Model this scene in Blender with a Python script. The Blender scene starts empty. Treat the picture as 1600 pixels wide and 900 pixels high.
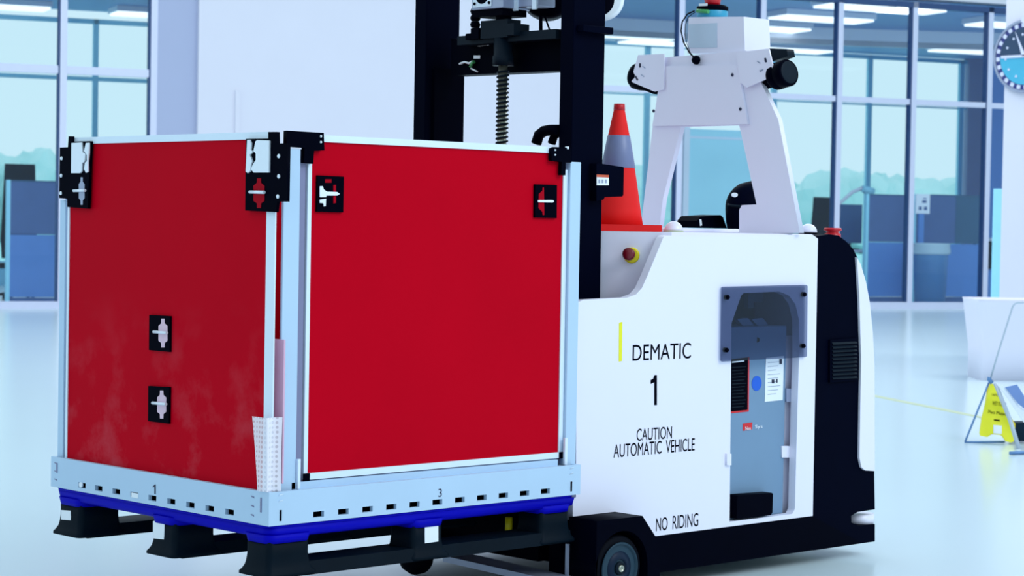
import bpy, bmesh, math, random
from mathutils import Vector, Matrix
random.seed(4)
S = bpy.context.scene
COL = S.collection
PI = math.pi

# ------------------------------------------------------------------ camera
CP = Vector((-3.5784, -4.6944, 1.1719)); YAW, PIT, ROL, F = 0.8096, -0.0297, 0.0175, 3400.05
FW = Vector((math.cos(YAW)*math.cos(PIT), math.sin(YAW)*math.cos(PIT), math.sin(PIT)))
_rt = Vector((math.sin(YAW), -math.cos(YAW), 0)); _up = _rt.cross(FW)
RT = math.cos(ROL)*_rt + math.sin(ROL)*_up; UP = math.cos(ROL)*_up - math.sin(ROL)*_rt
cam = bpy.data.cameras.new('camera'); camo = bpy.data.objects.new('camera', cam); COL.objects.link(camo)
m = Matrix((RT, UP, -FW)).transposed().to_4x4(); m.translation = CP; camo.matrix_world = m
cam.sensor_width = 36; cam.lens = F*36/1600; cam.clip_start = .05; cam.clip_end = 600
cam.dof.use_dof = True; cam.dof.focus_distance = 6.4; cam.dof.aperture_fstop = 9
S.camera = camo

# ------------------------------------------------------------------ light
w = bpy.data.worlds.new('sky'); S.world = w; w.use_nodes = True
bg = w.node_tree.nodes['Background']; bg.inputs[0].default_value = (.68, .90, 1, 1); bg.inputs[1].default_value = .98
def area(name, loc, to, size, power, col):
    l = bpy.data.lights.new(name, 'AREA'); l.size = size; l.energy = power; l.color = col
    o = bpy.data.objects.new(name, l); COL.objects.link(o); o.location = loc
    o.rotation_euler = (Vector(to)-Vector(loc)).to_track_quat('-Z', 'Y').to_euler(); return o
area('unseen_hall_light', (3.5, -6.5, 6.0), (1.5, 0, .5), 4, 330, (.86, .92, 1))  # unseen area lamps added over the hall to give the light direction
area('unseen_hall_light', (-4.5, 4.0, 6.5), (0, 1, .5), 3, 30, (.80, .80, 1))
area('unseen_hall_light', (9, 9, 8.5), (9, 9, 0), 6, 380, (.90, .90, 1))
area('unseen_hall_light', (15, 3, 8.5), (15, 3, 0), 6, 650, (.90, .92, 1))
area('unseen_hall_light', (4, 16, 8.5), (4, 16, 0), 6, 60, (.90, .90, 1))
S.view_settings.view_transform = 'Standard'; S.view_settings.look = 'None'
S.view_settings.gamma = 1; S.view_settings.use_curve_mapping = False
S.view_settings.exposure = 0.0

# ------------------------------------------------------------------ materials
def srgb(r, g, b):
    f = lambda c: (c/255/12.92) if c/255 <= .04045 else ((c/255+.055)/1.055)**2.4
    return (f(r), f(g), f(b), 1)
def mat(name, col, rough=.5, metal=0, var=.06, scale=8, bump=0, bscale=200, emit=None, estr=1, spec=.5):
    m = bpy.data.materials.new(name); m.use_nodes = True; nt = m.node_tree; N = nt.nodes
    b = N['Principled BSDF']; b.inputs['Roughness'].default_value = rough; b.inputs['Metallic'].default_value = metal
    b.inputs['Specular IOR Level'].default_value = spec
    tc = N.new('ShaderNodeTexCoord'); nz = N.new('ShaderNodeTexNoise'); nz.inputs['Scale'].default_value = scale
    nz.inputs['Detail'].default_value = 4; nt.links.new(tc.outputs['Object'], nz.inputs['Vector'])
    mx = N.new('ShaderNodeMix'); mx.data_type = 'RGBA'
    mx.inputs[6].default_value = tuple(c*(1-var) for c in col[:3])+(1,); mx.inputs[7].default_value = tuple(min(1, c*(1+var)) for c in col[:3])+(1,)
    nt.links.new(nz.outputs['Fac'], mx.inputs[0]); nt.links.new(mx.outputs[2], b.inputs['Base Color'])
    if bump:
        n2 = N.new('ShaderNodeTexNoise'); n2.inputs['Scale'].default_value = bscale; nt.links.new(tc.outputs['Object'], n2.inputs['Vector'])
        bp = N.new('ShaderNodeBump'); bp.inputs['Strength'].default_value = bump; bp.inputs['Distance'].default_value = .002
        nt.links.new(n2.outputs['Fac'], bp.inputs['Height']); nt.links.new(bp.outputs['Normal'], b.inputs['Normal'])
    if emit:
        b.inputs['Emission Color'].default_value = emit; b.inputs['Emission Strength'].default_value = estr
    return m
def glass(name, tint, refl=.06, rough=.0, opaque=0, body=(1, 1, 1, 1)):
    m = bpy.data.materials.new(name); m.use_nodes = True; nt = m.node_tree; N = nt.nodes
    N.remove(N['Principled BSDF']); out = N['Material Output']
    t = N.new('ShaderNodeBsdfTransparent'); t.inputs[0].default_value = tint
    g = N.new('ShaderNodeBsdfGlossy'); g.inputs['Roughness'].default_value = rough
    lw = N.new('ShaderNodeLayerWeight'); lw.inputs[0].default_value = .5
    pw = N.new('ShaderNodeMath'); pw.operation = 'POWER'; pw.inputs[1].default_value = 4; nt.links.new(lw.outputs['Facing'], pw.inputs[0])
    ad = N.new('ShaderNodeMath'); ad.operation = 'MULTIPLY_ADD'; ad.inputs[1].default_value = .5; ad.inputs[2].default_value = refl*.4; nt.links.new(pw.outputs[0], ad.inputs[0])
    mx = N.new('ShaderNodeMixShader'); nt.links.new(ad.outputs[0], mx.inputs[0])
    last = t.outputs[0]
    if opaque:
        d = N.new('ShaderNodeBsdfDiffuse'); d.inputs[0].default_value = body
        m2 = N.new('ShaderNodeMixShader'); m2.inputs[0].default_value = opaque
        nt.links.new(t.outputs[0], m2.inputs[1]); nt.links.new(d.outputs[0], m2.inputs[2]); last = m2.outputs[0]
    nt.links.new(last, mx.inputs[1]); nt.links.new(g.outputs[0], mx.inputs[2])
    nt.links.new(mx.outputs[0], out.inputs[0]); return m
def red_material():
    m = mat('red_panel', (.50, .0, .011, 1), .5, 0, .08, 3, spec=.025)
    nt = m.node_tree; N = nt.nodes; b = N['Principled BSDF']; src = b.inputs['Base Color'].links[0].from_socket
    tc = N.new('ShaderNodeTexCoord'); n = N.new('ShaderNodeTexNoise'); n.inputs['Scale'].default_value = 5.5
    n.inputs['Detail'].default_value = 7; n.inputs['Roughness'].default_value = .62; nt.links.new(tc.outputs['Object'], n.inputs['Vector'])
    # scuffed patch: a worn area of its own on the end panel (low on the x = 0 side)
    sx = N.new('ShaderNodeSeparateXYZ'); nt.links.new(tc.outputs['Object'], sx.inputs[0])
    mr = N.new('ShaderNodeMapRange'); mr.inputs[1].default_value = .62; mr.inputs[2].default_value = .05
    nt.links.new(sx.outputs[2], mr.inputs[0])
    mrx = N.new('ShaderNodeMapRange'); mrx.inputs[1].default_value = -.50; mrx.inputs[2].default_value = -.56; nt.links.new(sx.outputs[0], mrx.inputs[0])
    rp = N.new('ShaderNodeMapRange'); rp.inputs[1].default_value = .50; rp.inputs[2].default_value = .78; nt.links.new(n.outputs['Fac'], rp.inputs[0])
    mu = N.new('ShaderNodeMath'); mu.operation = 'MULTIPLY'; nt.links.new(mr.outputs[0], mu.inputs[0]); nt.links.new(rp.outputs[0], mu.inputs[1])
    mu1 = N.new('ShaderNodeMath'); mu1.operation = 'MULTIPLY'; nt.links.new(mu.outputs[0], mu1.inputs[0]); nt.links.new(mrx.outputs[0], mu1.inputs[1])
    mu2 = N.new('ShaderNodeMath'); mu2.operation = 'MULTIPLY'; mu2.inputs[1].default_value = .75; nt.links.new(mu1.outputs[0], mu2.inputs[0])
    mx = N.new('ShaderNodeMix'); mx.data_type = 'RGBA'; mx.inputs[7].default_value = (.52, .09, .12, 1)
    nt.links.new(mu2.outputs[0], mx.inputs[0]); nt.links.new(src, mx.inputs[6]); nt.links.new(mx.outputs[2], b.inputs['Base Color'])
    return m
def dotted_wrap():
    m = glass('perforated_wrap', (1, .97, 1, 1), .1, .3, .62, (.93, .88, .97, 1))
    nt = m.node_tree; N = nt.nodes
    tc = N.new('ShaderNodeTexCoord'); v = N.new('ShaderNodeTexVoronoi'); v.inputs['Scale'].default_value = 75; v.inputs['Randomness'].default_value = .1
    nt.links.new(tc.outputs['Object'], v.inputs['Vector'])
    r = N.new('ShaderNodeMapRange'); r.inputs[1].default_value = .28; r.inputs[2].default_value = .36; r.inputs[3].default_value = .5; r.inputs[4].default_value = .84
    nt.links.new(v.outputs['Distance'], r.inputs[0])
    for nd in N:
        if nd.type == 'MIX_SHADER' and not nd.inputs[0].is_linked: nt.links.new(r.outputs[0], nd.inputs[0])
    return m
M = dict(
 floor=mat('polished_floor', (.66, .78, .84, 1), .20, 0, .04, .35, .02, 3, spec=.55),
 wall=mat('white_wall', (.71, .70, .80, 1), .7, 0, .02, 2, .05, 90),
 strip=mat('grey_blue_wall', (.40, .44, .62, 1), .7, 0, .03, 2),
 ceil=mat('office_ceiling_tile', (.22, .40, .72, 1), .5, 0, .06, 1.5, .05, 40),
 officewhite=mat('office_white_finish', (.85, .88, .98, 1), .4, 0, .03, 1),
 frame=mat('pale_aluminium_frame', (.66, .68, .86, 1), .4, 0, .03, 10),
 dark_edge=mat('dark_blue_edge', (.02, .06, .18, 1), .5, 0, .1, 10),
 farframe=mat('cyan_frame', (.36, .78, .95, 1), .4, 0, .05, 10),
 glass=glass('window_glass', (.95, .985, 1, 1), .05),
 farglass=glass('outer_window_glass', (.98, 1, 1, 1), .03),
 lamp=mat('luminaire_diffuser', (.9, .95, 1, 1), .5, emit=(.9, .96, 1, 1), estr=1.1),
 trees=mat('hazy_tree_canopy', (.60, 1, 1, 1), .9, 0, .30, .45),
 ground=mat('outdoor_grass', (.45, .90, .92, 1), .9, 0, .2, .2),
 part_dark=mat('partition_fabric', (.085, .15, .34, 1), .8, 0, .08, 6, .1, 300),
 part_lite=mat('partition_laminate', (.10, .25, .62, 1), .5, 0, .06, 5),
 part_grey=mat('partition_grey_fabric', (.05, .13, .24, 1), .8, 0, .06, 6),
 red=red_material(),
 alu=mat('anodised_aluminium', (.47, .63, .82, 1), .42, .1, .05, 6, .03, 150),
 aluw=mat('bright_aluminium', (.74, .84, .98, 1), .35, .15, .04, 10),
 aludk=mat('shadow_channel_aluminium', (.22, .22, .36, 1), .45, .3, .05, 10),  # dark metal tone carries the shade in the post gaps and slots
 black=mat('black_plastic', (.0006, .001, .005, 1), .45, 0, .2, 20, .05, 200, spec=.012),
 navy=mat('black_powder_coat', (.0006, .0014, .008, 1), .5, 0, .15, 12, .06, 250, spec=.012),
 rubber=mat('black_rubber', (.001, .002, .006, 1), .7, 0, .2, 15, .05, 120, spec=.08),
 pallet=mat('dark_pallet_plastic', (.0016, .006, .012, 1), .5, 0, .25, 14, .12, 90, spec=.05),
 blue=mat('blue_pallet_plastic', (.0, .0, .42, 1), .5, 0, .1, 10, .03, 100, spec=.08),
 white=mat('white_gloss_paint', (.80, .78, .92, 1), .3, 0, .015, 4),
 wpanel=mat('white_satin_paint', (.80, .77, .91, 1), .45, 0, .02, 4),
 chrome=mat('white_zinc_steel', (.80, .86, .97, 1), .3, .1, .04, 20),
 steel=mat('grey_steel', (.34, .38, .52, 1), .35, .5, .08, 20),
 brass=mat('oiled_screw_steel', (.42, .43, .36, 1), .3, .8, .1, 30),
 darkgrey=mat('dark_grey_metal', (.004, .010, .019, 1), .45, 0, .15, 20, spec=.08),
 wheel=mat('blue_grey_wheel', (.003, .012, .034, 1), .45, 0, .15, 20, spec=.15),
 rim=mat('wheel_rim', (.014, .04, .065, 1), .45, 0, .1, 20, spec=.2),
 cone=mat('orange_red_cone', (.82, .022, .022, 1), .6, 0, .10, 12, spec=.1),
 reflective=mat('grey_reflective_band', (.17, .20, .36, 1), .4, 0, .12, 25),
 smoke=glass('smoked_acrylic', (.53, .57, .67, 1), .03, .05, .04, (.20, .26, .38, 1)),
 battery=mat('grey_blue_steel', (.16, .27, .42, 1), .5, 0, .06, 8),
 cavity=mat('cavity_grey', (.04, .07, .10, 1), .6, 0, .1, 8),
 yellow=mat('yellow_plastic', (.82, .66, .0, 1), .45, 0, .06, 12),
 yellow2=mat('yellow_sign_plastic', (.85, .80, .01, 1), .45, 0, .05, 12),
 tape=mat('faded_yellow_tape', (.50, .56, .38, 1), .6, 0, .1, 12),
 ink=mat('black_ink', (.0008, .001, .005, 1), .6, spec=.02),
 navyink=mat('navy_ink', (.01, .012, .05, 1), .5),
 maroon=mat('red_button_plastic', (.16, .0, .01, 1), .35),
 redp=mat('red_plastic', (.55, .0, .01, 1), .35),
 sticker=mat('white_sticker', (.82, .86, .93, 1), .5, 0, .02, 30),
 redst=mat('red_sticker', (.65, .01, .02, 1), .5),
 orange=mat('orange_sticker', (.60, .09, .03, 1), .5),
 bluest=mat('blue_sticker', (.0, .10, .62, 1), .5),
 cyan=mat('cyan_scanner_body', (.02, .30, .48, 1), .4),
 green=mat('green_connector', (.05, .32, .10, 1), .4),
 pink=mat('pale_pink_insert', (.72, .50, .62, 1), .3, .2, .12, 40),  # even pale pink for the two middle latch windows
 redin=mat('red_insert', (.36, .0, .01, 1), .5, 0, .1, 40, spec=.05),
 wrap=dotted_wrap(),
 strippink=mat('pale_pink_foam', (.72, .42, .58, 1), .6, 0, .06, 15),
 paleblue=mat('pale_blue_panel', (.48, .86, .98, 1), .5, 0, .05, 2),
 clockdark=mat('clock_dark_face', (.02, .05, .11, 1), .4, 0, .2, 6),
 clockcyan=mat('clock_cyan_face', (.06, .42, .62, 1), .4, 0, .1, 6),
 clockring=mat('clock_navy_ring', (.03, .04, .20, 1), .4),
 wire=mat('blue_grey_wire', (.12, .25, .50, 1), .4, .3),
 greywire=mat('light_grey_wire', (.45, .52, .62, 1), .4, .2),
 bin=mat('white_bin_plastic', (.78, .76, .88, 1), .5, 0, .02, 4),
 cloth=mat('white_vinyl', (.80, .84, .92, 1), .6, 0, .04, 6),
 clothblue=mat('blue_grey_vinyl', (.16, .26, .55, 1), .6, 0, .1, 6),
 office=mat('black_office_chair', (.004, .018, .04, 1), .6, 0, .2, 15, spec=.1),
 monitor=mat('blue_grey_monitor', (.05, .13, .30, 1), .45, 0, .15, 10),
 bagplastic=glass('bin_bag_film', (.85, .95, 1, 1), .1, .2, .65, (.72, .90, 1, 1)),
 binblue=glass('clear_blue_bin', (.55, .75, .95, 1), .12, .2, .55, (.14, .36, .70, 1)),
)

# ------------------------------------------------------------------ helpers
def at(px, py, ax, v):
    d = FW + RT*((px-800)/F) - UP*((py-450)/F)
    return CP + d*((v-CP[ax])/d[ax])
def curve_mesh(outer, holes, depth):
    cu = bpy.data.curves.new('tmp', 'CURVE'); cu.dimensions = '2D'; cu.fill_mode = 'BOTH'; cu.extrude = depth/2
    for pts in [outer]+list(holes):
        s = cu.splines.new('POLY'); s.points.add(len(pts)-1); s.use_cyclic_u = True
        for p, q in zip(s.points, pts): p.co = (q[0], q[1], 0, 1)
    o = bpy.data.objects.new('tmp', cu); COL.objects.link(o)
    bpy.context.view_layer.update()
    me = bpy.data.meshes.new_from_object(o.evaluated_get(bpy.context.evaluated_depsgraph_get()))
    bpy.data.objects.remove(o); bpy.data.curves.remove(cu); return me
def rootloc(p):
    v = Vector((0, 0, 0))
    while p: v += p.location; p = p.parent
    return v
class MB:
    def __init__(s): s.bm = bmesh.new()
    def box(s, a, b, bev=0):
        a, b = Vector(a), Vector(b); lo = Vector(map(min, a, b)); hi = Vector(map(max, a, b))
        vs = [s.bm.verts.new((x, y, z)) for x in (lo.x, hi.x) for y in (lo.y, hi.y) for z in (lo.z, hi.z)]
        f = [(0,1,3,2),(4,6,7,5),(0,4,5,1),(2,3,7,6),(0,2,6,4),(1,5,7,3)]
        fs = [s.bm.faces.new([vs[i] for i in q]) for q in f]
        if bev:
            es = list({e for q in fs for e in q.edges})
            bmesh.ops.bevel(s.bm, geom=es, offset=bev, segments=2, affect='EDGES', profile=.5)
        return s
    def poly(s, pts, vec):          # 3D polygon swept along vec
        vec = Vector(vec); n = len(pts)
        a = [s.bm.verts.new(Vector(p)) for p in pts]; b = [s.bm.verts.new(Vector(p)+vec) for p in pts]
        s.bm.faces.new(a); s.bm.faces.new(b[::-1])
        for i in range(n): s.bm.faces.new((a[i], b[i], b[(i+1) % n], a[(i+1) % n]))
        return s
    def cyl(s, a, b, r, r2=None, n=24, cap=True):
        a, b = Vector(a), Vector(b); r2 = r if r2 is None else r2; d = (b-a).normalized()
        x = d.orthogonal().normalized(); y = d.cross(x)
        A = []; B = []
        for i in range(n):
            t = 2*PI*i/n; c = x*math.cos(t)+y*math.sin(t)
            A.append(s.bm.verts.new(a+c*r)); B.append(s.bm.verts.new(b+c*r2))
        for i in range(n):
            f = s.bm.faces.new((A[i], A[(i+1) % n], B[(i+1) % n], B[i])); f.smooth = True
        if cap: s.bm.faces.new(A[::-1]); s.bm.faces.new(B)
        return s
    def lathe(s, o, d, prof, n=28):   # profile of (radius, along)
        o = Vector(o); d = Vector(d).normalized(); x = d.orthogonal().normalized(); y = d.cross(x); rings = []
        for r, h in prof:
            rings.append([s.bm.verts.new(o+d*h+(x*math.cos(2*PI*i/n)+y*math.sin(2*PI*i/n))*max(r, 1e-4)) for i in range(n)])
        for A, B in zip(rings, rings[1:]):
            for i in range(n):
                f = s.bm.faces.new((A[i], A[(i+1) % n], B[(i+1) % n], B[i])); f.smooth = True
        s.bm.faces.new(rings[0][::-1]); s.bm.faces.new(rings[-1]); return s
    def tube(s, pts, r, n=8):
        pts = [Vector(p) for p in pts]; rings = []; x = None
        for i, p in enumerate(pts):
            d = (pts[min(i+1, len(pts)-1)]-pts[max(i-1, 0)]).normalized()
            x = d.orthogonal().normalized() if x is None else (x-d*x.dot(d)).normalized()
            y = d.cross(x)
            rings.append([s.bm.verts.new(p+(x*math.cos(2*PI*k/n)+y*math.sin(2*PI*k/n))*r) for k in range(n)])
        for A, B in zip(rings, rings[1:]):
            for k in range(n):
                f = s.bm.faces.new((A[k], A[(k+1) % n], B[(k+1) % n], B[k])); f.smooth = True
        s.bm.faces.new(rings[0][::-1]); s.bm.faces.new(rings[-1]); return s
    def plate(s, O, X, Y, outer, holes=(), depth=.01):   # flat plate with holes; O origin of plane, depth centred
        me = curve_mesh(outer, holes, depth); X = Vector(X); Y = Vector(Y); Z = X.cross(Y); O = Vector(O)
        mm = Matrix((X, Y, Z)).transposed().to_4x4(); mm.translation = O
        me.transform(mm); s.bm.from_mesh(me); bpy.data.meshes.remove(me); return s
    def dome(s, c, r, n=20):
        return s.lathe(c, (0, 0, 1), [(r*math.cos(t*PI/16), r*math.sin(t*PI/16)) for t in range(0, 9)], n)
    def build(s, name, m, parent=None, kind=None):
        bmesh.ops.recalc_face_normals(s.bm, faces=s.bm.faces[:])
        off = rootloc(parent)
        if not parent:
            zs = [v.co for v in s.bm.verts]
            off = Vector(((min(v.x for v in zs)+max(v.x for v in zs))/2, (min(v.y for v in zs)+max(v.y for v in zs))/2, min(v.z for v in zs)))
        for v in s.bm.verts: v.co -= off
        me = bpy.data.meshes.new(name); s.bm.to_mesh(me); s.bm.free(); me.materials.append(m)
        o = bpy.data.objects.new(name, me); COL.objects.link(o)
        if parent: o.parent = parent
        else: o.location = off
        if kind: o['kind'] = kind
        return o
def thing(name, loc, label=None, cat=None, group=None, kind=None):
    o = bpy.data.objects.new(name, None); COL.objects.link(o); o.location = loc; o.empty_display_size = .1
    return tag(o, label, cat, group, kind)
def tag(o, label=None, cat=None, group=None, kind=None):
    for k, v in (('label', label), ('category', cat), ('group', group), ('kind', kind)):
        if v: o[k] = v
    return o
def text(body, name, O, X, Y, wd, ht, m, parent, bold=0, label=None):   # lettering centred on O, wd x ht metres
    cu = bpy.data.curves.new('t', 'FONT'); cu.body = body; cu.size = 1; cu.offset = bold
    o = bpy.data.objects.new('t', cu); COL.objects.link(o); bpy.context.view_layer.update()
    me = bpy.data.meshes.new_from_object(o.evaluated_get(bpy.context.evaluated_depsgraph_get()))
    bpy.data.objects.remove(o); bpy.data.curves.remove(cu)
    xs = [v.co.x for v in me.vertices]; ys = [v.co.y for v in me.vertices]
    cx, cy, sx, sy = (max(xs)+min(xs))/2, (max(ys)+min(ys))/2, wd/(max(xs)-min(xs)), ht/(max(ys)-min(ys))
    X = Vector(X); Y = Vector(Y); Z = X.cross(Y)
    for v in me.vertices: v.co = Vector(((v.co.x-cx)*sx, (v.co.y-cy)*sy, 0))
    mm = Matrix((X, Y, Z)).transposed().to_4x4(); mm.translation = Vector(O)-rootloc(parent)
    me.transform(mm); me.materials.clear(); me.materials.append(m)
    ob = bpy.data.objects.new(name, me); COL.objects.link(ob); ob.parent = parent
    if label: ob['label'] = label
    return ob
BX, BY = Vector((1, 0, 0)), Vector((0, 0, 1))      # reading axes of faces looking towards -Y
AX, AY = Vector((0, -1, 0)), Vector((0, 0, 1))     # reading axes of faces looking towards -X
def bpx(pts, y): return [((p := at(a, b, 1, y)).x, p.z) for a, b in pts]       # outline on a plane y = const -> (x, z)
def apx(pts, x): return [(-(p := at(a, b, 0, x)).y, p.z) for a, b in pts]      # outline on a plane x = const -> (-y, z)
def bplate(mb, pts, y, depth, holes=()):   # front face at y
    return mb.plate((0, y+depth/2, 0), BX, BY, bpx(pts, y), [bpx(h, y) for h in holes], depth)
def aplate(mb, pts, x, depth, holes=()):
    return mb.plate((x+depth/2, 0, 0), AX, AY, apx(pts, x), [apx(h, x) for h in holes], depth)
def rect(x0, y0, x1, y1): return [(x0, y0), (x1, y0), (x1, y1), (x0, y1)]

# ------------------------------------------------------------------ the hall: floor and back wall
ANG = math.radians(-20); D = Vector((math.cos(ANG), math.sin(ANG), 0)); NV = Vector((-math.sin(ANG), math.cos(ANG), 0))
P0 = Vector((17.1875, 16.8995, 0))
def W(u, v, z): return P0 + D*u + NV*v + Vector((0, 0, z))
def wl(px, py, v):
    d = FW + RT*((px-800)/F) - UP*((py-450)/F); t = ((P0-CP).dot(NV)+v)/d.dot(NV); p = CP+d*t
    return (p-P0).dot(D), p.z
def wbox(mb, u0, u1, v0, v1, z0, z1):
    return mb.poly([W(u0, v0, z0), W(u1, v0, z0), W(u1, v1, z0), W(u0, v1, z0)], (0, 0, z1-z0))
GD = 9.0        # depth of the offices behind the glass
CH = 4.62        # office ceiling height
fl = MB(); fl.poly([W(-22, GD+.3, -.2), W(22, GD+.3, -.2), W(22, -36, -.2), W(-22, -36, -.2)], (0, 0, .2))
fl.build('floor', M['floor'], None, 'structure')
U = lambda x, y=200: wl(x, y, 0)[0]
uL, uS, uR, uE = U(238), U(305), U(908), U(1540)
wb = MB(); wbox(wb, uS, uR, -.12, .25, 0, 6.2); wbx = wb.build('wall_back', M['wall'], None, 'structure')
ws = MB(); wbox(ws, uL+.03, uS, -.05, .2, 0, 6.2); ws.build('wall_back_strip', M['strip'], None, 'structure').name = 'wall_pier'
wu = MB(); wbox(wu, uR, 14, -.06, .25, CH, 6.2); wbox(wu, -14, uL+.03, -.06, .25, CH, 6.2)
wu.build('wall_upper', M['wall'], None, 'structure')
rb = MB(); u_, z_ = wl(370, 200, -.12); wbox(rb, u_-.03, u_+.03, -.15, -.12, 0, wl(370, 141, -.12)[1])
rb.build('trim_1', M['wall'], None, 'structure')
bb = MB(); wbox(bb, uS, uR, -.135, -.12, 0, .10); bb.build('baseboard_back', M['frame'], None, 'structure')

def curtain(name, us, u0, u1, transoms, v, mw, md, fm, gm, head, dark_edge=None, bottom=.10, skip_edge=()):
    root = thing(name, W((u0+u1)/2, v, 0), kind='structure')
    for u in us:
        k = MB(); wbox(k, u-mw/2, u+mw/2, v-md/2, v+md/2, 0, head); mm = k.build('mullion', fm, root)
        if dark_edge and u not in skip_edge:
            k = MB(); wbox(k, u-mw/2-.022, u-mw/2, v-md/2+.01, v+md/2, bottom, head); k.build('dark_edge', dark_edge, mm)  # narrow dark blue strip along one edge of the mullion
    for z, h in transoms:
        k = MB(); wbox(k, u0, u1, v-md/2+.012, v+md/2-.012, z-h/2, z+h/2); k.build('transom', fm, root)
    k = MB(); wbox(k, u0, u1, v-md/2-.03, v+md/2, 0, bottom); k.build('sill', fm, root)
    k = MB(); wbox(k, u0, u1, v-md/2, v+md/2, head-.08, head); k.build('window_head', gm and (dark_edge or fm), root)
    es = sorted([u0]+list(us)+[u1]); zs = [bottom]+[t[0] for t in transoms]+[head-.08]
    for a, b in zip(es, es[1:]):
        if b-a < .15: continue
        for z0, z1 in zip(zs, zs[1:]):
            k = MB(); wbox(k, a+.01, b-.01, v-.006, v+.006, z0+.02, z1-.02); k.build('pane', gm, root)
    return root
curtain('window_1', [U(97)-1.33*2, U(97)-1.33, U(97), uL], -10.5, uL+.04, [(3.0, .10)], 0, .085, .11, M['frame'], M['glass'], CH, M['dark_edge'], .09)
rm = [uR+.05, U(1060), U(1187), U(1308), U(1424), U(1542)]
curtain('window_2', rm+[13.0], uR, 13.0, [(3.08, .08)], 0, .085, .11, M['frame'], M['glass'], CH-.06, M['dark_edge'], .10)

# ------------------------------------------------------------------ the offices behind the glass
UF = lambda x, y=200: wl(x, y, GD)[0]
cl = MB(); wbox(cl, -16, 20, .15, GD+.2, CH, CH+.25); cl.build('ceiling', M['ceil'], None, 'structure')
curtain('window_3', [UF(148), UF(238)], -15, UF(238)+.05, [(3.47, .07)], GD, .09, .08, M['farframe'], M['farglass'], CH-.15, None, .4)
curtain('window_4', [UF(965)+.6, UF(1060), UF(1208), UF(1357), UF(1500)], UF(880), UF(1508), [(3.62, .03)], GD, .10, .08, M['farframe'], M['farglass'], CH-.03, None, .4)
k = MB(); wbox(k, UF(238)+.05, UF(880), GD-.1, GD+.1, 0, CH); k.build('wall_office_rear', M['wall'], None, 'structure')
k = MB(); wbox(k, UF(1508), 20, GD-.1, GD+.1, 0, CH); k.build('wall_office_right', M['strip'], None, 'structure')
u0, z0 = wl(1524, 200, 5.0)
k = MB(); wbox(k, u0+.25, 20, 4.9, 5.1, 0, CH); k.build('wall_office_side', M['part_lite'], None, 'structure')
# added white arc under the ceiling, imitating window light spread across it
k = MB(); ua, ub = 0.0, 13.5; n = 18
for i in range(n):
    a = ua+(ub-ua)*i/n; b = ua+(ub-ua)*(i+1)/n
    f = lambda u: 5.2-1.6*((u-3.5)/8)**2
    k.poly([W(a, f(a), CH-.30), W(b, f(b), CH-.30), W(b, f(b)+1.5, CH-.10), W(a, f(a)+1.5, CH-.10)], (0, 0, .095))
    k.poly([W(a, f(a), CH-.30), W(b, f(b), CH-.30), W(b, f(b)+.1, CH-.30), W(a, f(a)+.1, CH-.30)], (0, 0, .298))
k.build('daylight_swath', M['officewhite'], None, 'structure')
# luminaires: pixel centre, length in px
lum = [(995, 53, 1.5), (1197, 40, 1.4), (1283, 25, 1.6), (1372, 6, 1.7), (1452, 7, .9), (1222, 75, 1.7), (1517, 76, 1.5), (1560, 34, .9), (222, 21, 1.1), (8, 12, 1.1), (960, 76, 1.7)]
seq = ['between the mast and the tower head', 'right of the white tower head', 'two bays right of the tower', 'near the top edge of the middle bay', 'beside the head of the clock-side bay',
       'far back just above the right speaker', 'at the rear right corner of the office', 'in the narrow bay beside the clock wall', 'nearest the white pier in the left office', 'at the left edge of the left office', 'far back just above the traffic cone']
for (px, py, L), s in zip(lum, seq):
    d = FW + RT*((px-800)/F) - UP*((py-450)/F); t = (CH-.05-CP.z)/d.z; c = CP+d*t; u = (c-P0).dot(D); v = (c-P0).dot(NV)
    v = min(max(v, .7), GD-.8)
    r = thing('ceiling_light', W(u, v, CH-.10), 'long white office ceiling light '+s, 'ceiling light', 'office ceiling lights')
    k = MB(); wbox(k, u-L/2-.03, u+L/2+.03, v-.33, v+.33, CH-.09, CH-.001); k.build('housing', M['officewhite'], r)
    k = MB(); wbox(k, u-L/2, u+L/2, v-.30, v+.30, CH-.125, CH-.09); k.build('diffuser', M['lamp'], r)
# pale blue inner partition behind the tower
u0, z0 = wl(1067, 203, 2.2); u1, _ = wl(1212, 203, 2.2)
r = thing('office_screen', W((u0+u1)/2, 2.2, 0), 'tall pale blue office screen seen through the gap of the white tower', 'screen')
k = MB(); wbox(k, u0+.1, u1, 2.17, 2.23, .1, z0+.02); k.build('screen_panel', M['paleblue'], r)
k = MB(); wbox(k, u0, u0+.10, 2.15, 2.25, 0, z0+.05); k.build('screen_post', M['officewhite'], r)
k = MB(); wbox(k, u1-.06, u1, 2.15, 2.25, 0, z0+.05); k.build('screen_post', M['officewhite'], r)
k = MB(); a = wl(1067, 214, 2.2)[1]; wbox(k, u0+.1, u1-.06, 2.16, 2.24, a-.02, a+.02); k.build('screen_rail', M['aluw'], r)
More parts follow.
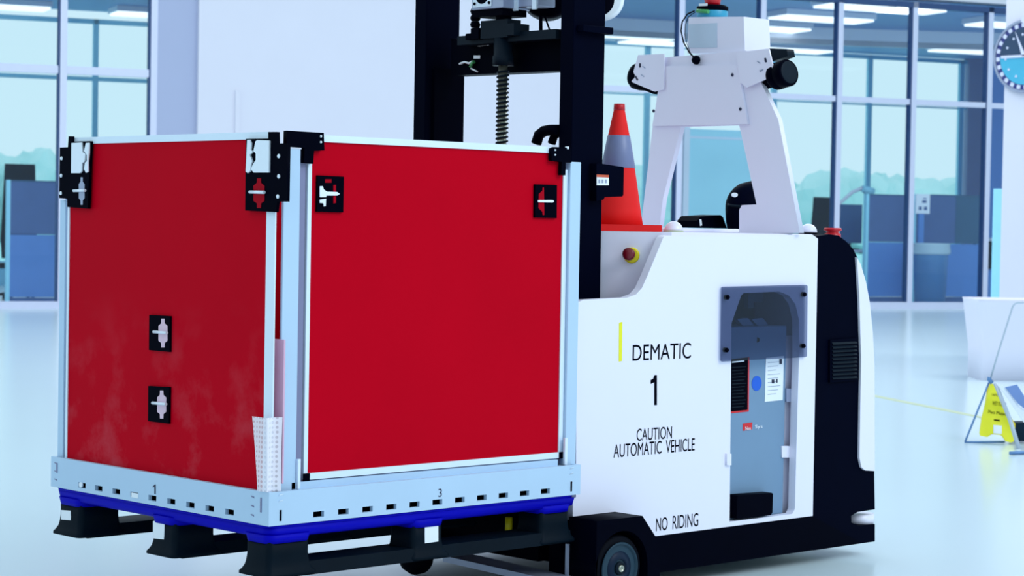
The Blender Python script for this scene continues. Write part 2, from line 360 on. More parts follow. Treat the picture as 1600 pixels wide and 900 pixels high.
# cubicle partitions
def partition(x0, x1, ytop, ysplit, ybot, v, label, right_tone=None):
    u0, zt = wl(x0, ytop, v); u1, _ = wl(x1, ytop, v); zs = wl(x0, ysplit, v)[1]; zb = max(.08, wl(x0, ybot, v)[1])
    r = thing('cubicle_partition', W((u0+u1)/2, v, 0), label, 'partition', 'cubicle partitions behind the glass')
    um = u1 if right_tone is None else u0+(u1-u0)*right_tone
    k = MB(); wbox(k, u0+.05, um, v-.03, v+.03, zs+.004, zt-.02); k.build('upper_panel', M['part_dark'], r)
    if right_tone: k = MB(); wbox(k, um+.004, u1-.03, v-.03, v+.03, zs+.004, zt-.02); k.build('upper_panel', M['part_grey'], r)['label'] = 'greyer upper panel'
    k = MB(); wbox(k, u0+.05, u1-.03, v-.03, v+.03, zb, zs-.004); k.build('lower_panel', M['part_lite'], r)
    k = MB(); wbox(k, u0, u0+.05, v-.04, v+.04, 0, zt); k.build('post', M['farframe'], r)
    k = MB(); wbox(k, u1-.03, u1, v-.04, v+.04, 0, zt); k.build('post', M['farframe'], r)
    k = MB(); wbox(k, u0+.05, u1-.03, v-.035, v+.035, zt-.02, zt); k.build('top_cap', M['part_grey'], r)
    k = MB(); wbox(k, u0+.05, u1-.03, v-.02, v+.03, 0, zb-.01); k.build('plinth', M['part_dark'], r)
partition(1352, 1422, 303, 378, 463, 1.5, 'blue cubicle partition in the bay just right of the forklift')
partition(1426, 1532, 303, 380, 463, 1.5, 'wide blue and grey cubicle partition behind the bin', .62)
partition(10, 128, 281, 366, 464, 1.5, 'blue cubicle partition at the left edge, beside the black chair')

def office_chair(c, rot, label, tall=1.15):
    r = thing('office_chair', c, label, 'chair', 'dark office chairs behind the glass')
    R = Matrix.Rotation(rot, 3, 'Z'); T = lambda x, y, z: Vector(c)+R @ Vector((x, y, z))
    k = MB(); k.poly([T(-.24, -.22, .44), T(.24, -.22, .44), T(.24, .24, .44), T(-.24, .24, .44)], (0, 0, .07)); k.build('seat', M['office'], r)
    k = MB(); pts = [T(-.22, .24, .58), T(.22, .24, .58), T(.24, .27, .85), T(.20, .30, tall), T(-.20, .30, tall), T(-.24, .27, .85)]
    k.poly(pts, R @ Vector((0, .05, 0))); k.build('backrest', M['office'], r)
    k = MB(); k.tube([T(0, .1, .45), T(0, .28, .48), T(0, .32, .7)], .025); k.build('back_stem', M['office'], r)
    k = MB(); k.cyl(T(0, 0, .1), T(0, 0, .45), .03); k.build('gas_column', M['office'], r)
    for i in range(5):
        a = i*2*PI/5; k = MB(); k.tube([T(0, 0, .11), T(.28*math.cos(a), .28*math.sin(a), .07)], .02); g = k.build('base_leg', M['office'], r)
        k = MB(); k.cyl(T(.28*math.cos(a)-.02, .28*math.sin(a), .03), T(.28*math.cos(a)+.02, .28*math.sin(a), .03), .03, n=12); k.build('castor', M['office'], g)
    for sd in (-1, 1):
        k = MB(); k.tube([T(sd*.24, .1, .46), T(sd*.30, .1, .55), T(sd*.30, .1, .66), T(sd*.30, -.12, .67)], .02); k.build('armrest', M['office'], r)
u, z = wl(24, 257, 2.6); office_chair(W(u, 2.6, 0), ANG+PI, 'black office chair with its back up behind the left partition', z)
u, z = wl(1262, 308, 3.4); office_chair(W(u, 3.4, 0), ANG+PI+.3, 'dark office chair at the desk right of the tower leg', z)
# desk, monitor, lamp
u0, _ = wl(1236, 392, 2.4); u1, zt = wl(1349, 392, 2.4)
r = thing('office_desk', W((u0+u1)/2, 2.6, 0), 'white topped office desk left of the blue partitions', 'desk')
k = MB(); wbox(k, u0, u1, 2.2, 2.95, zt-.02, zt+.02); k.build('desktop', M['officewhite'], r)
k = MB(); wbox(k, u0+.03, u1-.03, 2.85, 2.88, .25, zt-.02); k.build('modesty_panel', M['part_grey'], r)
for a in (u0+.03, u1-.08):
    for b in (2.23, 2.87): k = MB(); wbox(k, a, a+.05, b, b+.05, 0, zt-.02); k.build('leg', M['farframe'], r)
u0, z1 = wl(1312, 319, 2.5); u1, z0 = wl(1345, 386, 2.5)
r = thing('computer_monitor', W((u0+u1)/2, 2.5, zt+.02), 'blue grey monitor on the desk left of the partitions', 'monitor')
k = MB(); wbox(k, u0, u1, 2.48, 2.52, zt+.12, z1); k.build('screen', M['monitor'], r)
k = MB(); wbox(k, (u0+u1)/2-.03, (u0+u1)/2+.03, 2.52, 2.56, zt+.03, zt+.3); k.build('stand', M['office'], r)
k = MB(); wbox(k, (u0+u1)/2-.12, (u0+u1)/2+.12, 2.42, 2.60, zt+.021, zt+.035); k.build('base', M['office'], r)
pp = [wl(x, y, 2.75) for x, y in ((1308, 386), (1312, 318), (1332, 300), (1347, 294), (1362, 297))]
r = thing('desk_lamp', W(pp[0][0], 2.75, zt+.02), 'white jointed desk lamp arching above the monitor', 'lamp')
k = MB(); k.tube([W(u, 2.75, z) for u, z in pp[:-1]], .03); k.build('arm', M['officewhite'], r)
k = MB(); k.cyl(W(pp[3][0], 2.75, pp[3][1]), W(pp[4][0], 2.75, pp[4][1]-.05), .05, .09); k.build('lamp_shade', M['farframe'], r)
k = MB(); k.cyl(W(pp[0][0], 2.75, zt+.021), W(pp[0][0], 2.75, zt+.05), .10); k.build('base', M['officewhite'], r)
# bin with bag, and notice on a post
u0, zt = wl(1429, 380, .75); u1, _ = wl(1480, 380, .75); c = W((u0+u1)/2, .75, 0); rr = (u1-u0)/2
r = thing('waste_bin', c, 'clear blue waste bin lined with a bag inside the glass wall', 'bin')
k = MB(); k.lathe(c, (0, 0, 1), [(rr*.78, .01), (rr*.9, zt-.1), (rr*.9, zt-.02), (rr*.86, zt-.02), (rr*.74, .03)]); k.build('bin_body', M['binblue'], r)
k = MB(); k.lathe(c, (0, 0, 1), [(rr*.97, zt-.17), (rr*1.02, zt-.13), (rr*.97, zt-.02), (rr*1.0, zt), (rr*.9, zt+.005), (rr*.86, zt-.25)]); k.build('bin_bag', M['bagplastic'], r)
u0, z1 = wl(1431, 303, 1.2); u1, z0 = wl(1452, 334, 1.2)
r = thing('notice_stand', W((u0+u1)/2, 1.2, 0), 'white notice card on a pale post behind the bin', 'notice')
k = MB(); wbox(k, u0, u1, 1.19, 1.21, z0, z1); cd = k.build('card', M['officewhite'], r)
for a, b, c_, d_ in ((.45, .75, .55, .68), (.5, .75, .75, .8), (.2, .42, .18, .36), (.58, .8, .18, .36)):
    k = MB(); wbox(k, u0+(u1-u0)*a, u0+(u1-u0)*b, 1.185, 1.19, z0+(z1-z0)*c_, z0+(z1-z0)*d_); k.build('print_block', M['part_dark'], cd)
k = MB(); um = u0+(u1-u0)*.45; wbox(k, um-.05, um+.05, 1.2, 1.23, .02, z0); k.build('post', M['part_lite'], r)
k = MB(); wbox(k, um-.15, um+.15, 1.1, 1.33, 0, .02); k.build('foot', M['part_lite'], r)
# black shelf unit in the narrow bay
u0, z1 = wl(1546, 372, 2.0); u1, _ = wl(1562, 372, 2.0)
r = thing('shelf_unit', W((u0+u1)/2+.2, 2.0, 0), 'black shelf unit with white top in the narrow bay beside the clock wall', 'shelf')
k = MB(); wbox(k, u0-.1, u1+.5, 1.8, 2.3, z1-.05, z1); k.build('top', M['officewhite'], r)
k = MB(); wbox(k, u0-.1, u1+.5, 1.85, 2.3, z1-.5, z1-.05); k.build('drawer', M['office'], r)
k = MB(); wbox(k, u0-.1, u1+.5, 1.9, 2.3, 0, z1-.5); k.build('cabinet', M['part_lite'], r)

# ------------------------------------------------------------------ outdoors
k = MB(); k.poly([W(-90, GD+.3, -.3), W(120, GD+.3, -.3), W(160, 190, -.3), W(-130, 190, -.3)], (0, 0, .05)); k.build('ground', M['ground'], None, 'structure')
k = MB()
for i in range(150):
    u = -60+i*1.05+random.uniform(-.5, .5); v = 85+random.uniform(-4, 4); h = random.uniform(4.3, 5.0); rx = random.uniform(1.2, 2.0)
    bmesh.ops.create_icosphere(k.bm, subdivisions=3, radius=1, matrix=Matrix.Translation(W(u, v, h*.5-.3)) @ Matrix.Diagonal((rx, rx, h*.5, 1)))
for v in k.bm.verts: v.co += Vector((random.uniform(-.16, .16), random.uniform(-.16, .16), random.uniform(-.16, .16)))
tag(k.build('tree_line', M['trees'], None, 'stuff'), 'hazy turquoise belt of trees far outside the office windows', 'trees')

# ------------------------------------------------------------------ right hand wall with the clock
d = FW + RT*((1564-800)/F) - UP*((360-450)/F); e = CP + d*20.0; XR = e.x
k = MB(); k.box((XR, e.y, 0), (XR+.2, e.y-9, 6.2)); k.build('wall_right', M['wall'], None, 'structure')
k = MB(); a = at(1553, 380, 0, XR+.25); b = at(1567, 295, 0, XR+.25); k.box((XR+.22, a.y, 0), (XR+.26, b.y-.1, b.z)); k.build('trim_3', M['farframe'], None, 'structure')
c = at(1604, 88, 0, XR); R0 = at(1604, 31, 0, XR).z-c.z
r = thing('wall_clock', (XR, c.y, c.z-R0), 'round wall clock with dark ring and half cyan face at the right edge', 'clock')
def disc(r0, r1, x0, x1, a0, a1, n=40):
    mb = MB(); mb2 = []
    pts = [(-c.y+r1*math.cos(a0+(a1-a0)*i/n), c.z+r1*math.sin(a0+(a1-a0)*i/n)) for i in range(n+1)]
    if r0: pts += [(-c.y+r0*math.cos(a1-(a1-a0)*i/n), c.z+r0*math.sin(a1-(a1-a0)*i/n)) for i in range(n+1)]
    return mb.plate(((x0+x1)/2, 0, 0), AX, AY, pts, (), abs(x1-x0))
disc(0, R0, XR-.03, XR, 0, 2*PI*.9999).build('case', M['clockring'], r)
disc(R0*.93, R0, XR-.04, XR-.03, 0, 2*PI*.9999).build('rim', M['steel'], r)
disc(0, R0*.78, XR-.036, XR-.03, 0, PI).build('upper_face', M['clockdark'], r)
disc(0, R0*.78, XR-.036, XR-.03, PI, 2*PI).build('lower_face', M['clockcyan'], r)
for i in range(24):
    a = 2*PI*i/24; disc(R0*.80, R0*.91, XR-.035, XR-.03, a, a+.13, 4).build('ring_mark', M['frame'], r)
for i in range(12):
    a = 2*PI*i/12+.1; disc(0, R0*.035, XR-.04, XR-.036, 0, 2*PI*.999, 10).build('hour_dot', M['frame'], r).location = (0, -R0*.6*math.cos(a), R0*.6*math.sin(a))
k = MB(); k.box((XR-.045, c.y+R0*.74, c.z-.012), (XR-.036, c.y-R0*.7, c.z+.012)); k.build('hand', M['frame'], r)
k = MB(); k.poly([(XR-.045, c.y-.02, c.z), (XR-.045, c.y+.02, c.z), (XR-.045, c.y+R0*.30, c.z+R0*.68)], (.009, 0, 0)); k.build('hand', M['frame'], r)
k = MB(); k.cyl((XR-.05, c.y, c.z+R0*1.0), (XR, c.y, c.z+R0*1.0), .035); k.build('hanger_knob', M['frame'], r)

# ------------------------------------------------------------------ pallet
PZ, TZ, TT = .195, .34, .432
r = thing('pallet', (.6, .55, PZ), 'blue and black plastic pallet on nine feet under the red crate', 'pallet')
def rrect(x0, y0, x1, y1, rad, n=5):
    out = []
    for cx, cy, a in ((x1-rad, y0+rad, -PI/2), (x1-rad, y1-rad, 0), (x0+rad, y1-rad, PI/2), (x0+rad, y0+rad, PI)):
        out += [(cx+rad*math.cos(a+PI/2*i/n), cy+rad*math.sin(a+PI/2*i/n)) for i in range(n+1)]
    return out
def loft(mb, loops, cap=True):
    R = [[mb.bm.verts.new(p) for p in L] for L in loops]; n = len(R[0])
    for A, B in zip(R, R[1:]):
        for i in range(n):
            f = mb.bm.faces.new((A[i], A[(i+1) % n], B[(i+1) % n], B[i])); f.smooth = True
    if cap: mb.bm.faces.new(R[0][::-1]); mb.bm.faces.new(R[-1])
    return mb
k = MB(); z3 = lambda L, z: [(x, y, z) for x, y in L]
loft(k, [z3(rrect(.007, .007, 1.193, 1.093, .038), .331), z3(rrect(.004, .004, 1.196, 1.096, .04), TZ-.001)])
k.build('deck', M['blue'], r); k = MB()
def skirt_loop(q, rad=.035):      # plan of the skirt: open at the fork end
    L = [(1.19-q, q)]
    for cx, cy, a in ((q+rad, q+rad, 1.5*PI), (q+rad, 1.1-q-rad, PI)): L += [(cx+rad*math.cos(a-PI/2*i/5), cy+rad*math.sin(a-PI/2*i/5)) for i in range(6)]
    return L+[(1.19-q, 1.1-q), (1.19-q, 1.05), (.05, 1.05), (.05, .05), (1.19-q, .05)]
loft(k, [z3(skirt_loop(.020), .302), z3(skirt_loop(.012), .307), z3(skirt_loop(.007), .3309)])
k.build('deck_skirt', M['blue'], r)
fx = [(.012, .155), (.53, .648), (1.045, 1.17)]; fy = [(.012, .122), (.455, .57), (.95, 1.074)]
for i, (x0, x1) in enumerate(fx):
    for j, (y0, y1) in enumerate(fy):
        k = MB(); e = .003
        loft(k, [z3(rrect(x0-e, y0-e, x1+e, y1+e, .03), .289), z3(rrect(x0-e-.004, y0-e-.004, x1+e+.004, y1+e+.004, .03), .312)])
        k.build('deck_collar', M['blue'], r)
        k = MB(); g = .016
        loft(k, [z3(rrect(x0-q, y0-q, x1+q, y1+q, .018), PZ+h) for q, h in ((g, .003), (g, .010), (.010, .018), (.005, .028), (.002, .042), (0, .06), (0, .108))])
        k.build('foot', M['pallet'], r)
for (y0, y1) in fy:
    k = MB(); k.poly([(.03, y0-.012, PZ), (.03, y0-.008, PZ+.012), (.03, y0, PZ+.036), (.03, y1, PZ+.036), (.03, y1+.01, PZ)], (1.14, 0, 0)); k.build('skid', M['pallet'], r)
# white stickers on the feet
def sticker_a(px, name, parent, m, x, t=.0015): k = MB(); aplate(k, px, x-t, t); return k.build(name, m, parent)
def sticker_b(px, name, parent, m, y, t=.0015): k = MB(); bplate(k, px, y-t, t); return k.build(name, m, parent)
sticker_a([(95.5, 797), (110, 798), (110.5, 813), (95.5, 812)], 'sticker', r, M['sticker'], .012)
sticker_a([(239, 814), (257, 815), (256, 843), (239, 841)], 'sticker', r, M['sticker'], .012)
sticker_b([(664, 821), (685, 819), (685, 846), (664, 849)], 'sticker', r, M['sticker'], .012)

# ------------------------------------------------------------------ crate: tray, posts, panels, latches
cr = thing('bulk_crate', (.6, .55, TZ), 'large red panelled crate with aluminium frame riding on the pallet', 'crate')
s0, s1 = .352, .368
bs = [(a, b) for a, b in [(at(420+q/3.077, 805, 1, 0).x, 0) for q in (237, 357, 474, 588, 701, 811, 919, 1027, 1130, 1233, 1333)]]
slots_b = [(.172+.0877*i-.019, .172+.0877*i+.019) for i in range(11)]
ya = [at(60+q/3.81, 790, 0, 0).y for q in (258, 357, 462, 570, 678, 790, 904, 1020, 1138)]
slots_a = [(y-.02, y+.02) for y in sorted(ya)]
def slot_wall(mb, fixed, ax, lo, hi, slots, th):
    def bx(a, b, z0, z1):
        if ax == 'x': mb.box((a, fixed, z0), (b, fixed+th, z1))
        else: mb.box((fixed, a, z0), (fixed+th, b, z1))
    bx(lo, hi, TZ, s0); bx(lo, hi, s1, TT)
    e = lo
    for a, b in slots: bx(e, a, s0, s1); e = b
    bx(e, hi, s0, s1)
k = MB(); slot_wall(k, 0, 'x', .0, 1.2, slots_b, .012); k.build('tray_side', M['alu'], cr)
k = MB(); slot_wall(k, 0, 'y', .012, 1.1, slots_a, .012); k.build('tray_side', M['alu'], cr)
k = MB(); k.box((1.188, .012, TZ), (1.2, 1.1, TT)); k.build('tray_side', M['alu'], cr)
k = MB(); k.box((.012, 1.088, TZ), (1.188, 1.1, TT)); k.build('tray_side', M['alu'], cr)
k = MB(); k.box((.03, .03, TZ+.002), (1.17, 1.07, .40)); k.build('dark_tray_liner', M['black'], cr)  # added black block; puts the shade behind the tray slots into colour
k = MB(); k.box((.10, .012, TT-.02), (1.14, .032, TT-.001)); k.box((.012, .05, TT-.02), (.02, 1.06, TT-.001)); k.build('tray_ledge', M['alu'], cr)
k = MB(); k.box((.10, .030, TT-.002), (1.13, .06, .449)); k.build('bottom_rail', M['alu'], cr)
for x in (.04, 1.16):
    k = MB(); k.box((x-.003, -.0015, .352), (x+.003, .0, .382)); k.build('corner_slot', M['ink'], cr)
    for z in (.403, .419): k = MB(); k.poly([(x-.008, 0, z), (x+.008, 0, z+.002), (x+.006, -.004, z+.006), (x-.006, -.004, z+.005)], (0, .001, .001)); k.build('corner_louvre', M['aluw'], cr)
for y in (.035, 1.065):
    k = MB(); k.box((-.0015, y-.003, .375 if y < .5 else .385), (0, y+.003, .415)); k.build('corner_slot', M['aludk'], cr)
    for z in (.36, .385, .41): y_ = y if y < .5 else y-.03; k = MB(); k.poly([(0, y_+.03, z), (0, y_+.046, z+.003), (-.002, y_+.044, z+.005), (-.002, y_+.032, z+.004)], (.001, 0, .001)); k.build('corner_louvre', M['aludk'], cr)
k = MB(); k.cyl((-.006, ya[0]+.0, .362), (0, ya[0], .362), .008, n=14); k.build('slot_plug', M['chrome'], cr)
k = MB(); k.box((-.002, ya[3]-.022, .352), (0, ya[3]+.012, .366)); k.build('tape_scrap', M['sticker'], cr)
p = at(687.5, 770, 1, 0); text('3', 'tray_number', (p.x, -.001, p.z), BX, BY, .013, .024, M['navyink'], cr)
def figure_one(px0, px1, py0, py1): # a numeral one with its flag, as fractions of its box
    f = lambda u, v: (px0+(px1-px0)*u, py0+(py1-py0)*v)
    return [f(.62, 0), f(1, 0), f(1, 1), f(.58, 1), f(.58, .24), f(.0, .30), f(.0, .17), f(.42, .12)]
k = MB(); aplate(k, figure_one(238.5, 243, 757, 772), -.001, .001); k.build('tray_number', M['navyink'], cr)
# corner posts
PT = at(455, 232, 1, .03).z
xb0, xb1 = at(442, 400, 1, .03).x, at(467.5, 400, 1, .03).x
k = MB(); k.box((xb0, .03, TT-.01), (xb1, .040, PT), .002); k.build('corner_post', M['alu'], cr)
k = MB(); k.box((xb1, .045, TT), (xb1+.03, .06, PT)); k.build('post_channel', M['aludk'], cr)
k = MB(); a, b = at(463, 720, 1, .03).x, at(467, 720, 1, .03).x; k.box((a, .022, TT), (b, .03, at(465, 717, 1, .03).z)); k.build('post_key', M['aluw'], cr)
xr0, xr1 = at(889, 400, 1, .03).x, at(905.5, 400, 1, .03).x
k = MB(); k.box((xr0, .03, TT-.01), (xr1, .065, at(897, 253, 1, .03).z), .002); k.build('corner_post', M['alu'], cr)
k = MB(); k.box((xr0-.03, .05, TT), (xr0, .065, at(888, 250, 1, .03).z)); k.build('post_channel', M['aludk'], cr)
k = MB(); a, b = at(880, 700, 1, .03).x, at(884, 700, 1, .03).x; k.box((a, .022, TT), (b, .03, at(882, 684, 1, .03).z)); k.build('post_key', M['aluw'], cr)
ya0, ya1 = at(101, 400, 0, .02).y, at(93, 400, 0, .02).y
k = MB(); k.box((.02, ya0, TT-.01), (.05, ya1, at(97, 312, 0, .02).z), .002); k.build('corner_post', M['alu'], cr)
k = MB(); k.box((1.13, 1.03, TT-.01), (1.18, 1.08, 1.37)); k.build('corner_post', M['alu'], cr)
# long side panel (towards -Y)
YB = .04; ZT = 1.407
xs0, xs1 = at(478, 500, 1, YB).x, at(484, 500, 1, YB).x; xe0, xe1 = at(876.5, 500, 1, YB).x, at(883, 500, 1, YB).x
zb0 = .452; zb1 = .470
k = MB(); k.box((xs1, YB+.004, zb1), (xe0, YB+.016, ZT-.018)); pb = k.build('side_panel', M['red'], cr)
k = MB(); k.box((xs0, YB, zb0), (xs1, YB+.02, 1.36)); k.build('stile', M['aluw'], pb)
k = MB(); k.box((xe0, YB, zb0), (xe1, YB+.02, 1.34)); k.build('stile', M['aluw'], pb)
k = MB(); k.box((xs1+.012, YB-.002, ZT-.019), (xe0-.012, YB+.02, ZT)); k.build('top_rail', M['aluw'], pb)
k = MB(); k.box((xs1, YB-.002, zb0), (xe0, YB+.02, zb1)); k.build('bottom_rail', M['aluw'], pb)
for a in (xs0-.003, xe0): k = MB(); k.box((a, YB-.004, zb0-.002), (a+.022, YB, zb1)); k.build('rail_end', M['black'], pb)
# far panels
k = MB(); k.box((.08, 1.055, .45), (1.12, 1.07, 1.40)); k.build('side_panel', M['red'], cr)
k = MB(); k.box((1.15, .07, .45), (1.165, 1.03, 1.40)); k.build('end_panel', M['red'], cr)
# end panel (towards -X)
XA = .02
y0, y1 = at(414, 500, 0, XA).y, at(106.5, 500, 0, XA).y
k = MB(); k.box((XA+.003, y0, TT-.012), (XA+.012, y1, ZT-.016)); pa = k.build('end_panel', M['red'], cr)
ye = at(428.5, 500, 0, XA).y
k = MB(); k.box((XA, ye+.002, TT-.012), (XA+.004, y0, 1.30)); k.build('stile', M['aluw'], pa)
k = MB(); k.box((XA, y1, TT-.012), (XA+.014, y1+.010, 1.30)); k.build('stile', M['aluw'], pa)
yt0, yt1 = at(420, 210, 0, XA).y, at(111, 214, 0, XA).y
k = MB(); k.box((XA-.002, yt0, ZT-.018), (XA+.014, yt1, ZT+.002)); k.build('top_rail', M['aluw'], pa)
# brackets
def screw(parent, c, d, rad=.005):
    k = MB(); k.lathe(Vector(c), d, [(rad, 0), (rad, .002), (rad*.6, .004)], 12); k.build('screw', M['chrome'], parent)
k = MB(); bplate(k, [(448, 204), (506, 207.5), (507, 235), (491, 236), (489.5, 256), (475, 254.5), (476, 231), (447.5, 229)], .026, .014); bk = k.build('corner_bracket', M['black'], cr)
for a, b in ((501, 213), (501, 222)): screw(bk, at(a, b, 1, .026), (0, -1, 0), .0035)
k = MB(); bplate(k, [(867, 229.5), (892, 231), (893, 254), (884, 254), (883.5, 274), (877, 273.5), (878, 253), (862, 251), (862, 232)], .026, .014); bk = k.build('corner_bracket', M['black'], cr)
for a, b in ((867, 234.5), (867, 242)): screw(bk, at(a, b, 1, .026), (0, -1, 0), .003)
k = MB(); k.cyl(at(886, 229, 1, .03), at(886, 233, 1, .03), .006, n=10); k.build('bracket_pin', M['chrome'], cr)
XK = .008
k = MB(); aplate(k, [(419, 206), (432.5, 206), (433, 224), (449.5, 224), (448, 315), (433, 315), (431, 331.5), (383, 329), (384, 217), (419, 216.5)], XK, .010); bk = k.build('corner_bracket', M['black'], cr)
for a, b in ((436, 244), (436, 275.5), (434.5, 307)): screw(bk, at(a, b, 0, XK), (-1, 0, 0), .006)
hg = [[(401.5, 219), (420.5, 219.5), (420, 269.5), (396, 269.5), (392, 264), (395.5, 256), (399.5, 250), (399.5, 240), (396, 236), (399, 221)],
      [(386, 219), (390, 218.5), (392, 224), (391.5, 234), (395, 237), (390, 242), (394, 252), (392, 256), (391, 267), (387, 270.5), (383.8, 268), (385, 240)]]
for h in hg: k = MB(); aplate(k, h, XK-.005, .005); k.build('hinge_leaf', M['chrome'], bk)
k = MB(); aplate(k, [(107, 213), (112, 213), (112, 221.5), (141, 220.5), (137, 326), (105, 323.5), (105, 310.5), (92.5, 309.5), (93.5, 230.5), (106, 230)], XK, .010); bk2 = k.build('corner_bracket', M['black'], cr)
for a, b in ((96.5, 247.5), (96, 274.5), (95.5, 302)): screw(bk2, at(a, b, 0, XK), (-1, 0, 0), .006)
hg = [[(111.5, 223.5), (127, 222.5), (129, 238), (133, 240), (132, 252), (128, 255), (127.5, 267), (125, 270.5), (111, 270.5)],
      [(134, 223.5), (138.5, 223), (138.5, 238), (137, 254), (137.5, 268), (134, 270), (131, 264), (132.5, 254), (135.5, 252), (135.5, 242), (131, 236)]]
for h in hg: k = MB(); aplate(k, h, XK-.005, .005); k.build('hinge_leaf', M['chrome'], bk2)
# recessed latches
def hexagon(cx, y0, y1, wd):
    h = y1-y0
    return [(cx-wd*.18, y0), (cx+wd*.18, y0), (cx+wd*.2, y0+h*.16), (cx+wd/2, y0+h*.25), (cx+wd/2, y0+h*.76), (cx+wd*.2, y0+h*.84), (cx+wd*.18, y1), (cx-wd*.18, y1), (cx-wd*.2, y0+h*.84), (cx-wd/2, y0+h*.76), (cx-wd/2, y0+h*.25), (cx-wd*.2, y0+h*.16)]
def latch_a(q, hexp, bar, m, m2=None, plate=True, ins=0):
    X = XA-.004
    if plate: k = MB(); aplate(k, q, X, .007); la = k.build('latch', M['black'], pa)
    else: la = ins; X = XK
    k = MB(); aplate(k, hexp, X-.001, .001); k.build('latch_window', m, la)
    k = MB(); c0, c1 = at(bar[0], bar[1], 0, X-.006), at(bar[2], bar[3], 0, X-.006); k.cyl(c0, c1, .0045, n=10); k.build('latch_bar', M['chrome'], la)
latch_a([(233, 492), (265.5, 494), (265, 550), (232.5, 547)], hexagon(254.5, 498, 543, 14), (240, 518.5, 261, 520), M['pink'])
latch_a([(231.5, 603), (264.5, 605), (263.5, 662), (231, 658)], hexagon(252.5, 610, 654, 14), (238, 629.5, 259.5, 631.5), M['pink'])
latch_a(None, hexagon(404.5, 278.5, 325, 17), (390, 300, 413, 300.5), M['redin'], None, False, bk)
latch_a(None, hexagon(127.5, 277, 320, 9), (115, 298, 133, 297.5), M['steel'], None, False, bk2)
def latch_b(q, wins, bars):
    y = YB-.004; k = MB(); bplate(k, q, y, .009); lb = k.build('latch', M['black'], pb)
    for wq in wins: k = MB(); bplate(k, wq, y-.001, .001); k.build('latch_window', M['redin'], lb)
    for bq in bars: k = MB(); bplate(k, bq, y-.005, .004); k.build('latch_bar', M['chrome'], lb)
latch_b([(496.5, 274), (537.5, 276), (536.5, 332), (495.5, 331)], [rect(508, 280, 518, 285.5), [(521, 289), (525, 289), (525, 317), (521, 318)]],
        [[(500, 291), (504.5, 291), (506, 296), (511, 299.5), (527, 300), (531, 303), (527, 305.5), (510, 305.5), (509.5, 308), (500, 308)], [(500, 312), (509.5, 310.5), (509, 322), (506, 322.5), (505.5, 317.5), (500, 317)]])
latch_b([(836.5, 288), (870.5, 289), (870, 341), (836, 340)], [[(848, 293), (850, 293), (850.5, 336), (848, 336), (847.5, 331), (841.5, 325), (842, 303), (847.5, 298)]],
        [[(841, 312.5), (864, 312.5), (866, 314.5), (864, 316.5), (841, 316)]])

# ------------------------------------------------------------------ perforated wrap on the crate corner
k = MB(); n = 12; rows = 10
sil = [(394, 655), (438.5, 650.5)], [(402, 764), (437, 760)]
ztop, zbot = at(416, 653, 0, -.004).z, TT+.001
grid = []
for j in range(rows+1):
    t = j/rows; z = ztop+(zbot-ztop)*t; y_l = at(394+8*t, 655+109*t, 0, -.006).y; L = []
    for i in range(n+1):
        s = i/n
        y = y_l+(.002-y_l)*min(1, s*1.6); x = -.006+.006*math.sin(s*9+t*3)*.3
        if s > .625: x += (s-.625)/.375*.05; y = .002+.012*math.sin((s-.625)*8)
        L.append(k.bm.verts.new((x, y, z)))
    grid.append(L)
for A, B in zip(grid, grid[1:]):
    for i in range(n): k.bm.faces.new((A[i], A[i+1], B[i+1], B[i])).smooth = True
tag(k.build('plastic_wrap', M['wrap']), 'translucent white dimpled plastic sheet tucked around the crate corner', 'plastic sheet')
a = at(427, 600, 0, .05); k = MB(); k.box((.05, a.y, TT+.02), (.056, a.y-.045, at(432, 530, 0, .05).z), .0015)
tag(k.build('foam_strip', M['strippink']), 'pale pink upright strip inside the crate corner gap', 'strip')

# ------------------------------------------------------------------ the automated forklift
T = thing('automated_forklift', (1.95, .575, 0), 'white and black driverless forklift carrying the red crate', 'forklift')
YS, YF, DZ = .05, 1.10, 1.152
side = [(901, 478), (904, 472), (911, 468.5), (980, 465), (994, 460), (1003, 450), (1012, 430), (1036, 372), (1040, 368), (1270, 367), (1278, 373), (1270, 806), (1022, 838), (1000, 806), (895, 813.5), (895, 778), (900, 777)]
hole = [(1140, 815), (1143, 505), (1158, 462), (1162, 458), (1218, 455.5), (1233, 462), (1243, 476), (1248.5, 500), (1248.5, 560), (1246, 640), (1242, 795), (1238, 803)]
k = MB(); bplate(k, side, YS, .03, [hole]); sp = k.build('side_panel', M['white'], T)
# deck, far side, shell
k = MB(); k.poly([(1.64, YS+.03, DZ-.03), (2.41, YS+.03, DZ-.03), (2.41, YF, DZ-.03), (1.43, YF, DZ-.03), (1.43, .36, DZ-.03)], (0, 0, .03)); k.build('top_deck', M['white'], T)
k = MB(); k.box((1.45, YF-.03, .17), (2.41, YF, DZ-.031)); k.build('side_panel', M['white'], T)
k = MB(); a, b = Vector((1.655, YS+.004, .90)), Vector((1.43, .355, .90)); k.poly([a, b, b+Vector((.012, .012, 0)), a+Vector((.012, .02, 0))], (0, 0, DZ-.90)); k.build('control_panel', M['wpanel'], T)
k = MB(); a = at(904, 474, 1, YS); k.box((a.x+.01, YS+.03, .88), (1.66, YS+.10, .93)); k.build('side_ledge', M['white'], T)
k = MB(); k.box((1.44, .38, .17), (1.46, YF-.03, DZ-.031)); k.build('front_bulkhead', M['white'], T)
